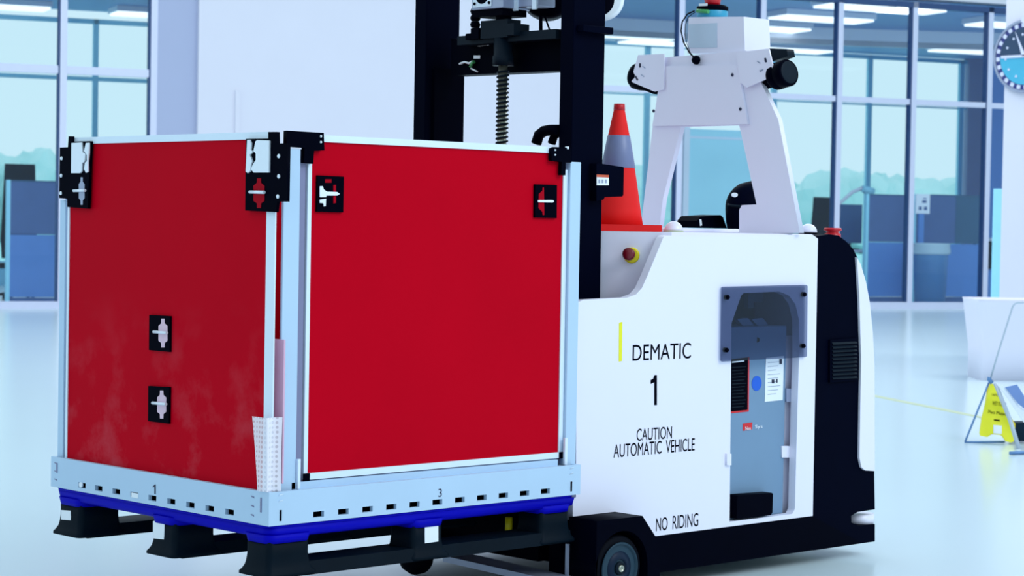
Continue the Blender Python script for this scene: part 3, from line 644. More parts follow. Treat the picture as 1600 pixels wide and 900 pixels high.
# emergency stop on the control panel
nrm = Vector((-.30, -.225, 0)).normalized()  # panel normal
nrm = Vector((-.80, -.60, 0)); c = Vector((1.655, YS+.004, 0)); tdir = Vector((-.225, .301, 0)).normalized(); nrm = Vector((-tdir.y, tdir.x, 0)); nrm = nrm if nrm.x < 0 else -nrm
d = FW + RT*((987-800)/F) - UP*((399-450)/F); tt = (c-CP).dot(nrm)/d.dot(nrm); c = CP+d*tt
k = MB(); k.lathe(c, nrm, [(.026, 0), (.026, .006), (.022, .010)], 28); es = k.build('stop_button_ring', M['yellow'], T)
k = MB(); k.cyl(c+nrm*.008, c+nrm*.03, .012); k.build('stop_button_neck', M['ink'], es)
ax = (nrm+Vector((-.1, .1, .12))).normalized()
k = MB(); k.lathe(c+ax*.026, ax, [(.012, 0), (.02, .006), (.0205, .018), (.016, .023), (.004, .025)], 24); k.build('stop_button', M['maroon'], es)
# compartment
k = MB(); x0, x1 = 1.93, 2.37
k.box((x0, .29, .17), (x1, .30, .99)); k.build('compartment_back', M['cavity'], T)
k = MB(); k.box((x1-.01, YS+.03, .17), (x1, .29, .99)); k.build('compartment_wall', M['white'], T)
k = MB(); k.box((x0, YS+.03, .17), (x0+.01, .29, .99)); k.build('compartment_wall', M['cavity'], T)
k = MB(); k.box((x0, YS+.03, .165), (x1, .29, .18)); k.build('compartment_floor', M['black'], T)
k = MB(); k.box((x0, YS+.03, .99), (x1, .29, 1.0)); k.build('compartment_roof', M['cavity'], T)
YBt = .085
bx0 = x0+.012; bx1 = at(1227, 650, 1, YBt).x; bz1 = at(1180, 510, 1, YBt).z
k = MB(); k.box((bx0, YBt, .181), (bx1, .26, bz1), .006); bt = k.build('battery', M['battery'], T)
k = MB(); k.box((bx1+.004, YBt+.02, .181), (x1-.012, .26, .80)); wp = k.build('compartment_liner', M['wpanel'], T)
for (a, b, c_, d_) in ((1229, 607, 1246, 628), (1222, 697, 1243, 715)):
    k = MB(); bplate(k, rect(a, b, c_, d_), YBt-.005, .02); k.build('clip', M['white'] if b > 650 else M['steel'], wp)
k = MB(); bplate(k, rect(1136, 709, 1143, 727), YS-.008, .010); k.build('catch', M['white'], sp)
k = MB(); k.cyl(at(1183, 531, 1, YBt-.0005), at(1183, 531, 1, YBt+.001), .009, n=20); k.build('grip_hole', M['ink'], bt)
lb = sticker_b([(1140, 562), (1171, 558), (1170, 643), (1140, 646)], 'warning_label', bt, M['redst'], YBt)
k = MB(); bplate(k, [(1140, 562), (1169, 558.5), (1168, 640.5), (1140, 643)], YBt-.003, .001); k.build('label_field', M['ink'], lb)
for j in range(13):
    y = 573+j*5.2; e = 1166-(j*7 % 5)
    k = MB(); bplate(k, [(1144, y+.5), (e, y-1), (e, y+.4), (1144, y+1.9)], YBt-.004, .0008); k.build('label_line', M['darkgrey'], lb)
k = MB(); bplate(k, [(1144, 565), (1163, 563), (1163, 565), (1144, 567)], YBt-.004, .0008); k.build('label_line', M['sticker'], lb)
k = MB(); k.bm.free(); k = MB(); c = at(1182, 599, 1, YBt); k.lathe((c.x, YBt, c.z), (0, -1, 0), [(.0255, 0), (.0255, .0015)], 32); k.build('blue_dot', M['bluest'], bt)
l2 = sticker_b([(1197, 559), (1225, 556), (1223, 625), (1195, 628)], 'data_label', bt, M['sticker'], YBt)
for j in range(9):
    y = 566+j*6.2; k = MB(); bplate(k, [(1200, y+.5), (1219-(j % 3)*3, y-1), (1219-(j % 3)*3, y-.3), (1200, y+1.2)], YBt-.0025, .0008); k.build('label_line', M['steel'], l2)
for q in (rect(1218, 561, 1222, 569), rect(1206, 593, 1210, 599), rect(1213, 592, 1215, 598)):
    k = MB(); bplate(k, q, YBt-.0025, .0008); k.build('label_mark', M['navyink'], l2)
lg = sticker_b([(1161, 662), (1175.5, 660), (1175, 671), (1161, 673)], 'logo_label', bt, M['redst'], YBt)
p = at(1168, 669, 1, YBt); text('Nex', 'logo_text', (p.x, YBt-.003, p.z), BX, BY, .030, .012, M['sticker'], lg)
p = at(1184.5, 667, 1, YBt); text('Sys', 'logo_text', (p.x, YBt-.003, p.z), BX, BY, .040, .015, M['sticker'], lg)
k = MB(); bplate(k, [(1152, 777), (1154, 774), (1206, 770), (1208, 772), (1207, 801), (1204, 805), (1153, 811), (1151, 808)], .045, .045); k.build('battery_plug', M['black'], T)
# connector and lamps inside the top of the compartment
k = MB(); bplate(k, [(1169, 458), (1192, 457), (1192, 471), (1178, 472), (1178, 481), (1169, 482)], .20, .02); k.build('connector_block', M['battery'], T)
for a in (1152, 1175): k = MB(); bplate(k, [(a, 499), (a+17, 497), (a+26, 508), (a+9, 509)], .12, .02); k.build('cable_lug', M['battery'], T)
# smoked acrylic cover with bolts
k = MB(); bplate(k, [(1129, 449), (1131, 448), (1260, 445), (1262, 447), (1261, 556), (1259, 558), (1129, 565), (1127.5, 563)], YS-.012, .006); cv = k.build('smoked_cover', M['smoke'], T)
for a, b in ((1137, 464.5), (1257, 460), (1135.5, 547), (1255.5, 540.5)):
    c = at(a, b, 1, YS-.012); k = MB(); k.lathe(c, (0, -1, 0), [(.008, -.01), (.008, .002), (.005, .006)], 16); k.build('bolt', M['ink'], cv)
# lettering
def btext(s, x0, x1, yt, yb_, bold=0):     # yt, yb_: top and baseline at the middle of the word
    a, b = at(x0, (yt+yb_)/2, 1, YS), at(x1, (yt+yb_)/2, 1, YS); xm = (x0+x1)/2; c = at(xm, (yt+yb_)/2, 1, YS)
    return text(s, 'lettering', (c.x, YS-.0008, c.z), BX, BY, b.x-a.x, at(xm, yt, 1, YS).z-at(xm, yb_, 1, YS).z, M['ink'], sp, bold=bold)
btext('DEMATIC', 989, 1080, 537, 562)
btext('CAUTION', 995, 1050, 668, 687)
btext('AUTOMATIC', 959, 1034, 691.5, 712)
btext('VEHICLE', 1040.5, 1085.5, 686, 706)
btext('NO', 1025, 1043, 808.5, 829)
btext('RIDING', 1051, 1091, 803.5, 824.5)
k = MB(); bplate(k, figure_one(1017, 1026.5, 586, 633), YS-.0012, .001); k.build('lettering', M['ink'], sp)
sticker_b([(967.5, 504), (972.5, 503), (972, 564), (967, 565)], 'yellow_bar', sp, M['yellow2'], YS, .001)
# rear hood, chassis, rear cover
def bprism(mb, pts, y0, y1): q = bpx(pts, y0); return mb.poly([(x, y0, z) for x, z in q], (0, y1-y0, 0))
k = MB(); bprism(k, [(1278.5, 369), (1296, 366), (1310, 368), (1322, 377), (1333, 389), (1340, 403), (1346, 480), (1348, 600), (1346, 700), (1350, 728), (1366, 731), (1367, 796), (1340, 800), (1330, 806), (1330, 816), (1340, 821), (1367, 819), (1367, 846), (1271, 860)], YS+.005, YF); k.build('rear_hood', M['navy'], T)
k = MB(); bprism(k, [(1339, 402), (1345, 413), (1353, 440), (1359, 472), (1364, 520), (1366.5, 570), (1367, 736), (1352, 735), (1346, 730), (1343, 715), (1345.5, 560), (1343, 470)], YS-.004, YF); k.build('rear_cover', M['white'], T)
c = at(1352, 811, 1, YS+.02); k = MB(); k.cyl((c.x+.02, .12, c.z-.02), (c.x+.02, .12, c.z+.015), .06); k.build('rear_scanner', M['white'], T)
zc0, zc1 = at(1150, 821, 1, YS).z, at(1367, 846, 1, YS).z
k = MB(); p0, p1 = at(1023, 838.5, 1, YS), at(1271, 804.5, 1, YS); k.poly([(p0.x, YS+.002, p0.z), (p1.x, YS+.002, p0.z), (p1.x+.28, YS+.002, zc1), (p0.x-.10, YS+.002, zc1), (p0.x-.10, YS+.002, p0.z-.03)], (0, YF-YS, 0)); k.build('chassis', M['black'], T)
k = MB(); bplate(k, [(1297.5, 531), (1340, 528), (1341, 594), (1297, 598)], YS-.004, .008); vt = k.build('vent', M['navy'], T)
for j in range(10):
    y = 535+j*6; k = MB(); a, b = at(1300, y, 1, YS-.004), at(1338, y-1.8, 1, YS-.004)
    k.poly([a, b, b+Vector((0, -.006, -.006)), a+Vector((0, -.006, -.006))], (0, .001, -.002)); k.build('slat', M['darkgrey'], vt)
k = MB(); c = at(1301, 360, 1, .25); k.lathe((c.x, .25, DZ-.02), (0, 0, 1), [(.03, 0), (.03, .022), (.022, .026), (.022, .03), (.034, .036), (.03, .044)], 20); k.build('rear_stop_button', M['redp'], T)
for px, y in ((1052.5, .30), (1263, .16)):
    c = at(px, 357, 1, y); k = MB(); k.lathe((c.x, y, DZ), (0, 0, 1), [(.034, 0), (.034, .006)], 20); dm = k.build('dome_base', M['black'] if px > 1200 else M['tape'], T)
    k = MB(); k.dome((c.x, y, DZ+.005), .032); k.build('sensor_dome', M['white'], dm)
c0, c1 = at(1040, 358, 1, .40), at(1156, 358, 1, .40)
k = MB(); k.box((c0.x, .40, DZ), (c1.x, .55, DZ+.014), .004); k.build('deck_lid', M['white'], T)
# fender and wheel
q = at(965, 799, 1, YS); zf = q.z; n_ = at(1004, 806, 2, zf); yfn = n_.y; l_ = at(933, 814, 2, zf); xl = max(1.204, min(l_.x, at(897, 810, 2, zf).x))
hub = at(968, 888, 1, yfn+.01); WR = hub.z-.004
prof = [(xl, zf), (n_.x, zf), (n_.x+.085, p0.z-.0), (n_.x+.085, .05)]
arc = [(hub.x+.118*math.cos(t), hub.z+.118*math.sin(t)) for t in [i*PI/14 for i in range(15)]]
outl = prof+[(hub.x+.118, .05)]+arc+[(hub.x-.118, .05), (xl, .05)]
k = MB(); k.plate((0, (yfn+YS)/2, 0), BX, BY, outl, (), YS-yfn-.001); k.build('fender', M['black'], T)
k = MB(); k.plate((0, YS+.06, 0), BX, BY, [(xl, zf), (n_.x+.05, zf), (n_.x+.085, .05), (xl, .05)], (), .05); k.build('wheel_well', M['ink'], T)
y = yfn+.012
k = MB(); k.lathe((hub.x, y, hub.z), (0, 1, 0), [(WR-.03, .004), (WR-.006, .002), (WR, .012), (WR, .075), (WR-.006, .082), (WR-.03, .082)], 48); wh = k.build('wheel', M['rubber'], T)
k = MB(); k.lathe((hub.x, y, hub.z), (0, 1, 0), [(.078, .0), (.082, -.004), (.075, -.006), (.072, .004)], 48); k.build('wheel_rim', M['rim'], wh)
k = MB(); k.lathe((hub.x, y, hub.z), (0, 1, 0), [(.073, .003), (.04, -.002), (.034, -.006), (.028, -.004), (.026, .002)], 48); k.build('wheel_disc', M['wheel'], wh)
k = MB(); k.lathe((hub.x, y, hub.z), (0, -1, 0), [(.022, -.002), (.020, .008), (.013, .009), (.012, .004)], 32); k.build('hub', M['darkgrey'], wh)
k = MB(); k.lathe((hub.x, y, hub.z), (0, -1, 0), [(.011, 0), (.011, .012), (.007, .013), (.006, .009)], 24); k.build('axle_bolt', M['brass'], wh)
# under-carriage
k = MB(); k.box((1.30, .30, .10), (1.52, 1.0, .30)); k.build('front_frame', M['ink'], T)
k = MB(); k.box((1.24, .22, .10), (1.30, .82, .30)); k.build('fork_carriage', M['ink'], T)
for yy in (.23, .70):
    k = MB(); k.box((.10, yy, .308), (1.24, yy+.11, .330)); k.build('fork', M['darkgrey'], T)
    k = MB(); k.box((1.205, yy, .309), (1.24, yy+.11, .95)); k.build('fork_shank', M['ink'], T)
k = MB(); a0, a1 = at(692, 868, 2, .09), at(812, 898, 2, .09); k.poly([(a0.x, a0.y, .07), (a0.x+.10, a0.y, .07), (a1.x+.10, a1.y-.2, .07), (a1.x, a1.y-.2, .07)], (0, 0, .02)); k.build('cross_beam', M['steel'], T)
cc = at(646, 880, 2, .07); cc = Vector((1.16, cc.y+(1.16-cc.x)*1.04, 0))
k = MB(); k.lathe((cc.x, cc.y, .125), (0, 0, 1), [(.04, -.02), (.055, -.012), (.055, 0), (.03, .01)], 24); cs = k.build('castor', M['black'], T)
k = MB(); k.lathe((cc.x, cc.y-.03, .059), (0, 1, 0), [(.03, -.014), (.050, 0), (.058, .03), (.050, .06), (.03, .074)], 28); k.build('castor_wheel', M['rubber'], cs)
k = MB(); k.box((cc.x-.02, cc.y-.05, .124), (1.32, cc.y+.05, .15)); k.build('castor_arm', M['black'], T)
k = MB(); c = at(795, 818, 0, 1.225); k.cyl((1.225, c.y, c.z-.03), (1.225, c.y, c.z+.02), .012); k.build('sensor_barrel', M['yellow'], T)
k = MB(); b = at(888.5, 850, 1, .02); k.box((b.x-.004, .02, .02), (b.x+.004, .03, b.z)); k.build('lit_gap_strip', M['steel'], T)  # added strip imitating the bright floor seen through the gap
# mast
MX = 1.35; mz = 2.75
yc = at(873, 210, 0, MX).y
xq = at(941, 300, 1, yc-.06).x
k = MB(); k.box((MX, yc-.06, .12), (xq, yc, mz), .003); mr_ = k.build('mast_column', M['navy'], T)
yl = at(646.5, 150, 0, MX).y; xl2 = at(718, 60, 1, yl-.06).x
k = MB(); k.box((MX, yl-.06, .12), (xl2, yl, mz), .003); ml_ = k.build('mast_column', M['navy'], T)
k = MB(); k.box((MX+.03, yl-.075, .2), (xl2+.012, yl-.06, 1.70)); k.build('mast_rail', M['black'], ml_)
k = MB(); k.box((MX, yc-.06, 2.65), (MX+.12, yl, mz-.02)); k.build('mast_top', M['navy'], T)
XB = 1.41
k = MB(); pts = [(705, 60), (722, 62), (748, 73), (875, 54), (885, 54), (885, 110), (726, 117), (705, 118)]
q = apx(pts, XB); k.poly([(XB, -a, b) for a, b in q], (.07, 0, 0)); k.build('cross_head', M['black'], T)
k = MB(); p, q = at(718, 66, 0, XB-.05), at(872, 48, 0, XB-.05); k.box((XB-.06, p.y, q.z-.025), (XB, q.y, q.z+.005)); ch = k.build('cross_plate', M['darkgrey'], T)
sx_ = at(786, 110, 0, 1.36); SY, SXx = sx_.y, 1.36
zt_, zb_ = at(786, 30, 0, SXx).z, .6
def zpx(y): return at(786, y, 0, SXx).z
k = MB(); k.box((SXx-.03, SY-.05, zpx(60)), (SXx+.03, SY+.08, zpx(32))); k.box((SXx-.04, SY-.09, zpx(58)), (SXx+.03, SY-.05, zpx(40))); k.build('bearing_block', M['darkgrey'], ch)
k = MB(); k.box((SXx-.03, SY+.09, zpx(60)), (SXx+.04, SY+.13, zpx(42)), .002); k.box((SXx-.03, SY+.13, zpx(60)), (SXx+.04, SY+.155, zpx(50)), .002); k.build('bearing_clamp', M['black'], ch)
k = MB(); k.lathe((SXx, SY, zpx(103)), (0, 0, 1), [(.036, 0), (.036, .03), (.032, .035), (.032, zpx(60)-zpx(103))], 24); k.build('screw_nut', M['darkgrey'], T)
k = MB(); k.cyl((SXx, SY, zb_), (SXx, SY, zpx(60)), .0155, n=20); bsn = k.build('ball_screw', M['brass'], T)
k = MB(); pitch = .0145; turns = int((zpx(103)-1.30)/pitch); pts = []
for i in range(turns*14): t = i/14; pts.append((SXx+.0185*math.cos(2*PI*t), SY+.0185*math.sin(2*PI*t), 1.30+t*pitch))
k.tube(pts, .0036, 6); k.build('screw_thread', M['darkgrey'], bsn)
# gearbox and motor on top of the mast
gp = [at(746, 12, 0, SXx-.05), at(800, 15, 0, SXx-.05)]
k = MB(); zg = zpx(16); k.box((SXx-.06, SY-.055, zg), (SXx+.08, SY+.095, zg+.16), .004); gb = k.build('gearbox', M['steel'], T)
k = MB(); k.cyl((SXx-.064, SY+.04, zg+.05), (SXx-.06, SY+.04, zg+.05), .032); k.build('flange', M['ink'], gb)
k = MB(); k.box((SXx-.063, SY-.005, zg+.008), (SXx-.061, SY+.085, zg+.10), .0005); k.build('flange_plate', M['aluw'], gb)
for dy in (.005, .075): k = MB(); k.cyl((SXx-.066, SY+dy, zg+.02), (SXx-.06, SY+dy, zg+.02), .005, n=10); k.build('flange_bolt', M['ink'], gb)
k = MB(); k.box((SXx+.0, SY-.16, zg+.005), (SXx+.08, SY-.055, zg+.15), .003); k.build('gear_housing', M['steel'], gb)
for dy in (-.06, -.15): 
    k = MB(); k.box((SXx-.008, SY+dy-.008, zg-.006), (SXx, SY+dy+.010, zg+.15)); lg_ = k.build('housing_lug', M['aluw'], gb)
k = MB(); k.box((SXx-.05, SY-.045, zg-.022), (SXx+.06, SY+.10, zg)); k.build('gearbox_foot', M['ink'], gb)
k = MB(); k.cyl((SXx, SY, zpx(36)), (SXx, SY, zg), .026); k.build('coupling', M['ink'], T)
mc = at(856, -14, 0, SXx+.14); k = MB(); k.lathe((mc.x, mc.y, mc.z), (-.7, -.72, 0), [(.08, -.08), (.094, -.07), (.094, .04), (.085, .055), (.05, .06)], 32); k.build('drive_motor', M['black'], T)
for x0_, x1_ in ((845, 845), (851, 861)):
    k = MB(); a, b = at(x0_, 25, 0, XB), at(x1_, 53, 0, XB); k.tube([a, b], .006 if x0_ < 850 else .003); k.build('motor_cable', M['black'], T)
for dz in (0, .022, .044): k = MB(); c = at(743, 18, 0, SXx-.02); k.lathe((c.x, c.y, c.z-dz), (0, 0, 1), [(.014, -.01), (.018, 0), (.014, .01)], 14); k.build('bellows_ring', M['black'], gb)
# wires by the left column
for pts, m_, rad in ((((718, 100), (726, 97), (733, 99), (738, 96)), 'sticker', .004), (((735, 105), (738, 98), (741, 97)), 'green', .006), (((736, 107), (740, 109), (746, 112)), 'sticker', .003)):
    k = MB(); k.tube([at(a, b, 0, XB-.01) for a, b in pts], rad, 6); k.build('wire', M[m_], T)
sticker_a(rect(740, 86.5, 750, 91.5), 'mast_sticker', T, M['sticker'], XB-.002)
# parts on the right column
YC = yc-.06
k = MB(); p, q = at(908, 39, 1, YC-.02), at(971, 50, 1, YC-.02); k.box((p.x, YC-.03, q.z-.012), (p.x+.14, YC, q.z+.010), .003); k.build('mast_ledge', M['navy'], T)
k = MB(); c = at(940, 0, 1, YC+.12); k.lathe((c.x, YC+.12, c.z), (-.6, -.7, 0), [(.07, 0), (.072, .03), (.06, .04)], 28); k.build('cable_drum', M['sticker'], T)
k = MB(); c = at(928, 0, 1, YC+.04); k.lathe((c.x+.03, YC+.05, c.z), (-.6, -.7, 0), [(.05, 0), (.05, .03)], 28); k.build('drum_core', M['ink'], T)
k = MB(); bplate(k, [(932, 256), (936, 255), (974, 261), (975, 263), (974, 305), (972, 307), (945, 308), (943, 312), (932, 314)], YC-.03, .06); jb = k.build('junction_box', M['navy'], T)
k = MB(); bplate(k, [(932.5, 272.5), (951.5, 273.5), (951.5, 289.5), (932.5, 289.5)], YC-.0315, .0015); wl_ = k.build('warning_label', M['sticker'], jb)
k = MB(); bplate(k, [(932.5, 272.5), (951.5, 273.5), (951.5, 277.5), (932.5, 276.5)], YC-.0325, .001); k.build('label_header', M['orange'], wl_)
for x_ in (937, 942, 947): k = MB(); bplate(k, rect(x_-1.5, 280.5, x_+1, 286), YC-.0325, .001); k.build('label_mark', M['steel'], wl_)
k = MB(); k.tube([at(a, b, 0, MX) for a, b in ((838, 224), (842, 211), (850, 205), (860, 203), (872, 203))], .018, 10); k.tube([at(a, b, 0, MX+.02) for a, b in ((862, 224), (866, 212), (873, 207))], .014, 10); k.build('cable_chain', M['black'], T)
# ------------------------------------------------------------------ sensor tower
TX = 2.28
tower_o = [(1040, 106), (1150, 101), (1160, 103), (1172, 140), (1193, 135), (1214, 186), (1252, 364), (1155, 366), (1155, 328), (1159, 320), (1182, 319), (1155, 196), (1066, 198), (1042, 300), (1034, 358), (1003, 357), (1019, 196), (1032, 140)]
tower_o = [(1036, 90), (1166, 79), (1216, 187), (1250, 364), (1155, 366), (1155, 328), (1159, 320.5), (1182, 319.5), (1155, 195.5), (1064, 198), (1036, 310), (1030, 358), (1001, 357), (1020, 196)]
k = MB(); aplate(k, tower_o, TX, .022); tw = k.build('sensor_tower', M['wpanel'], T)
k = MB(); aplate(k, [(1036, 103.5), (1152, 101.5), (1168, 194), (1019, 197)], TX-.012, .011); fp = k.build('tower_plate', M['wpanel'], tw)
for a, b in ((1035, 121), (1144.5, 117), (1021.5, 173.5), (1157, 170.5)):
    c = at(a, b, 0, TX-.012); k = MB(); k.lathe(c, (-1, 0, 0), [(.006, 0), (.006, .002), (.004, .004)], 14); k.build('bolt', M['navyink'], fp)
# head box
k = MB(); q = apx([(1076, 27), (1162, 26), (1164, 82), (1074, 83)], TX+.02); k.poly([(TX+.02, -a, b) for a, b in q], (.14, 0, 0)); hb = k.build('head_box', M['wpanel'], tw)
sticker_a([(1076, 38), (1120, 36), (1120, 74), (1076, 75)], 'head_plate', hb, mat('pale_grey_plate', (.52, .62, .76, 1), .5), TX+.02, .002)
# shoulder plates with speakers
k = MB(); aplate(k, [(997, 86), (1037, 84), (1037, 140), (1022, 143), (987, 128), (988, 118)], TX-.02, .006); sl = k.build('shoulder_plate', M['wpanel'], tw)
for q in ([(998.5, 99), (1001, 99), (1001, 105), (998.5, 105.5)], [(991, 119), (993, 118), (997, 124.5), (995, 126)]): k = MB(); aplate(k, q, TX-.022, .002); k.build('slot', M['navyink'], sl)
for q in ([(1004, 103), (1008, 106), (1007.5, 107), (1003.5, 104)], [(1001.5, 116), (1006, 119), (1005.5, 120), (1001, 117)]): k = MB(); aplate(k, q, TX-.022, .002); k.build('slot', M['steel'], sl)
k = MB(); aplate(k, [(1150, 82), (1201, 76), (1210, 115), (1209, 118), (1166, 137), (1156, 128)], TX-.02, .006); sr = k.build('shoulder_plate', M['wpanel'], tw)
for q in ([(1194, 91), (1196.5, 90.5), (1198, 97), (1195, 97.5)], [(1203, 110), (1205, 111), (1200, 118.5), (1198, 117)]): k = MB(); aplate(k, q, TX-.022, .002); k.build('slot', M['navyink'], sr)
for q in ([(1183, 95), (1187.5, 98), (1187, 99.5), (1182.5, 96)], [(1186, 110), (1192, 108), (1192, 109.5), (1187.5, 112.5)]): k = MB(); aplate(k, q, TX-.022, .002); k.build('slot', M['steel'], sr)
k = MB(); aplate(k, [(1201, 75.5), (1229, 76.5), (1231, 88), (1206, 96)], TX+.03, .04); k.build('hood', M['darkgrey'], tw)
# right camera barrel: axis runs out to the right and slightly towards the viewer
a = at(1175, 131, 0, TX+.045); b = at(1232, 112, 0, TX+.045); v = (b-a).normalized(); v = (v+Vector((-.10, -.12, 0))).normalized()
k = MB(); k.lathe(at(1178, 130, 0, TX+.045), v, [(.030, 0), (.034, .02), (.036, .10)], 28); br = k.build('camera_barrel', M['black'], tw)
o2 = at(1209, 121, 0, TX+.02); k = MB(); k.lathe(o2, v, [(.040, 0), (.047, .010), (.048, .030), (.044, .034), (.047, .038), (.048, .070), (.044, .076)], 32); k.build('lens_hood', M['black'], br)
k = MB(); k.lathe(o2+v*.072, v, [(.043, 0), (.038, .0055), (.032, .004), (.028, .0052)], 32); k.build('lens', M['darkgrey'], br)
c = at(1005, 121, 0, TX+.03); k = MB(); k.lathe(c, Vector((-.2, .9, .25)).normalized(), [(.034, -.10), (.044, -.03), (.050, 0), (.050, .03), (.04, .045)], 28); k.build('camera_barrel', M['black'], tw)
k = MB(); aplate(k, [(988, 128), (1022, 143), (1021, 147), (990, 135)], TX, .05); k.build('camera_cradle', M['black'], tw)
# laser scanner on the head, with cable
c = at(1113, 24, 0, TX+.08)
hz = at(1113, 25, 0, TX+.08).z
k = MB(); k.lathe((TX+.08, c.y, hz-.012), (0, 0, 1), [(.055, 0), (.056, .012), (.056, .028), (.055, .03)], 32); ls = k.build('laser_scanner', M['cyan'], tw)
k = MB(); k.lathe((TX+.08, c.y, hz+.018), (0, 0, 1), [(.057, 0), (.057, .014), (.045, .02)], 32); k.build('scanner_window', M['ink'], ls)
k = MB(); k.lathe((TX+.08, c.y, hz+.037), (0, 0, 1), [(.028, 0), (.028, .012), (.03, .018), (.022, .04)], 24); k.build('scanner_cap', M['redp'], ls)
sticker_a([(1092, 5.5), (1105, 5), (1105, 9), (1092, 9.5)], 'scanner_label', ls, M['sticker'], TX+.022)
k = MB(); a, b = at(1089, 17, 0, TX+.02), at(1107, 18, 0, TX+.02); k.tube([a, b], .007); k.build('connector', M['green'], ls)
for pts in ([(1085, 17), (1074, 22), (1066, 34), (1064, 48), (1068, 66), (1077, 82), (1087, 93)], [(1086, 19), (1076, 26), (1071, 38), (1070, 54), (1073, 68), (1079, 83), (1087, 92)]):
    k = MB(); k.tube([at(a, b, 0, TX-.02) for a, b in pts], .0028 if pts[0][1] == 17 else .0014, 6); k.build('scanner_cable', M['rubber'], tw)
c = at(1088.5, 94, 0, TX-.012); k = MB(); k.lathe(c, (-1, 0, 0), [(.016, -.002), (.016, .006), (.012, .014), (.006, .018)], 20); k.build('cable_gland', M['black'], tw)

# ------------------------------------------------------------------ things riding on the deck
yq = .42; c = at(964, 362, 1, yq); cx = c.x
r = thing('traffic_cone', (cx, yq, DZ), 'orange red traffic cone with grey band standing on the forklift deck', 'cone')
k = MB(); hw = .143; u_ = Vector((math.sin(YAW), -math.cos(YAW), 0))*hw; v_ = Vector((math.cos(YAW), math.sin(YAW), 0))*hw; o = Vector((cx, yq, DZ+.0005))
k.poly([o-u_-v_, o+u_-v_, o+u_+v_, o-u_+v_], (0, 0, .022)); k.build('base', M['cone'], r)
dist = (Vector((cx, yq, 1.15))-CP).dot(FW); zz = lambda y: CP.z+(at(963, y, 1, yq).z-CP.z)
k = MB(); k.lathe((cx, yq, 0), (0, 0, 1), [(.088, DZ+.022), (.080, zz(330)), (.070, zz(300)), (.057, zz(263)), (.037, zz(212)), (.019, zz(172)), (.0165, zz(162))], 40); cb = k.build('cone_body', M['cone'], r)
k = MB(); k.lathe((cx, yq, 0), (0, 0, 1), [(.0575, zz(262.5)), (.0585, zz(262)), (.0385, zz(212)), (.0375, zz(211.5))], 40); k.build('reflective_band', M['reflective'], cb)
k = MB(); k.lathe((cx, yq, 0), (0, 0, 1), [(.020, zz(172)), (.0185, zz(162))], 30); k.build('tip', M['redp'], cb)

yb = .72; c = at(1180, 357, 1, yb)
r = thing('backpack', (c.x, yb, DZ), 'black rounded backpack with a white oval badge behind the white tower leg', 'bag')
cb_ = at(1180, 324, 1, yb); rb_ = (at(1220, 324, 1, yb).x-cb_.x)*.94; rz_ = at(1180, 281, 1, yb).z-cb_.z
k = MB(); N_ = 30; prof_ = []
loops = []
for i in range(13):
    z = DZ+.002+(cb_.z+rz_-DZ-.002)*(i/12)
    t = max(-.9, (z-cb_.z)/rz_); q = max(.02, math.sqrt(max(0, 1-t*t))) if t > 0 else 1-.12*t*t
    loops.append([(cb_.x+rb_*q*math.cos(2*PI*j/N_), yb+.085*q*math.sin(2*PI*j/N_), z) for j in range(N_)])
loft(k, loops); bd = k.build('bag_body', M['navy'], r)
k = MB(); z = at(1180, 317, 1, yb).z
k.tube([(cb_.x+rb_*1.01*math.cos(a_), yb+.087*math.sin(a_), z+.012*math.cos(a_*1)-.01*math.sin(-a_)) for a_ in [-PI*1.05+PI*1.1*i/24 for i in range(25)]], .005, 6); k.build('seam', M['darkgrey'], bd)
def on_bag(px, py): # front surface of the bag
    p = at(px, py, 1, yb-.06); t = min(.97, abs((p.x-cb_.x)/rb_)); u = max(0, (p.z-cb_.z)/rz_)
    return Vector((p.x, yb-.085*math.sqrt(max(.02, 1-t*t-u*u))-.003, p.z))
c = on_bag(1162, 304.5)
k = MB(); k.plate(c, Vector((.82, -.57, 0)), BY, [(.0125*math.cos(t*PI/10), .0085*math.sin(t*PI/10)) for t in range(20)], (), .004); k.build('badge', M['sticker'], bd)
yd = .80; q = [(1087, 356), (1089, 345), (1095, 338), (1126, 336), (1130, 340), (1136, 357)]
k = MB(); qq = bpx(q, yd); k.poly([(x, yd, max(z, DZ+.001)) for x, z in qq], (0, .10, 0)); r = k.build('control_console', M['black']); tag(r, 'small black box on the deck left of the black backpack', 'box')
k = MB(); bplate(k, [(1093, 342.5), (1096, 343), (1097, 352), (1094, 353)], yd-.002, .002); k.build('glint_strip', M['sticker'], r)  # white strip painted in as the glint on the box

# ------------------------------------------------------------------ items on the floor at the right
def F0(px, py): return at(px, py, 2, 0)
a, b = F0(1340, 613.5), F0(1540, 653.5); dd = (b-a).normalized(); nn = Vector((-dd.y, dd.x, 0))*.035
k = MB(); k.poly([a-nn, b-nn, b+nn, a+nn], (0, 0, .002)); tag(k.build('floor_tape', M['tape']), 'faded yellow tape line running across the floor to the wet floor sign', 'tape')
# white tapered bin
c = F0(1590, 592); ru = _rt.copy(); sc = (c-CP).dot(FW)/F
r = thing('white_bin', c, 'large white tapered open bin at the right edge below the clock', 'bin')
fwd = Vector((math.cos(YAW), math.sin(YAW), 0))
hb_ = (592-467)*sc; wl0, wt0 = 70*sc, 79*sc
k = MB()
def ring(hw_, dep, z): return [c+ru*x+fwd*y+Vector((0, 0, z)) for x, y in rrect(-hw_, -dep, hw_, dep, .05, 4)]
loft(k, [ring(wl0, .25, .0), ring(wl0, .26, hb_*.4), ring(wt0*.99, .30, hb_*.97), ring(wt0, .31, hb_), ring(wt0-.02, .29, hb_), ring(wl0-.02, .24, .02)]); k.build('bin_body', M['bin'], r)
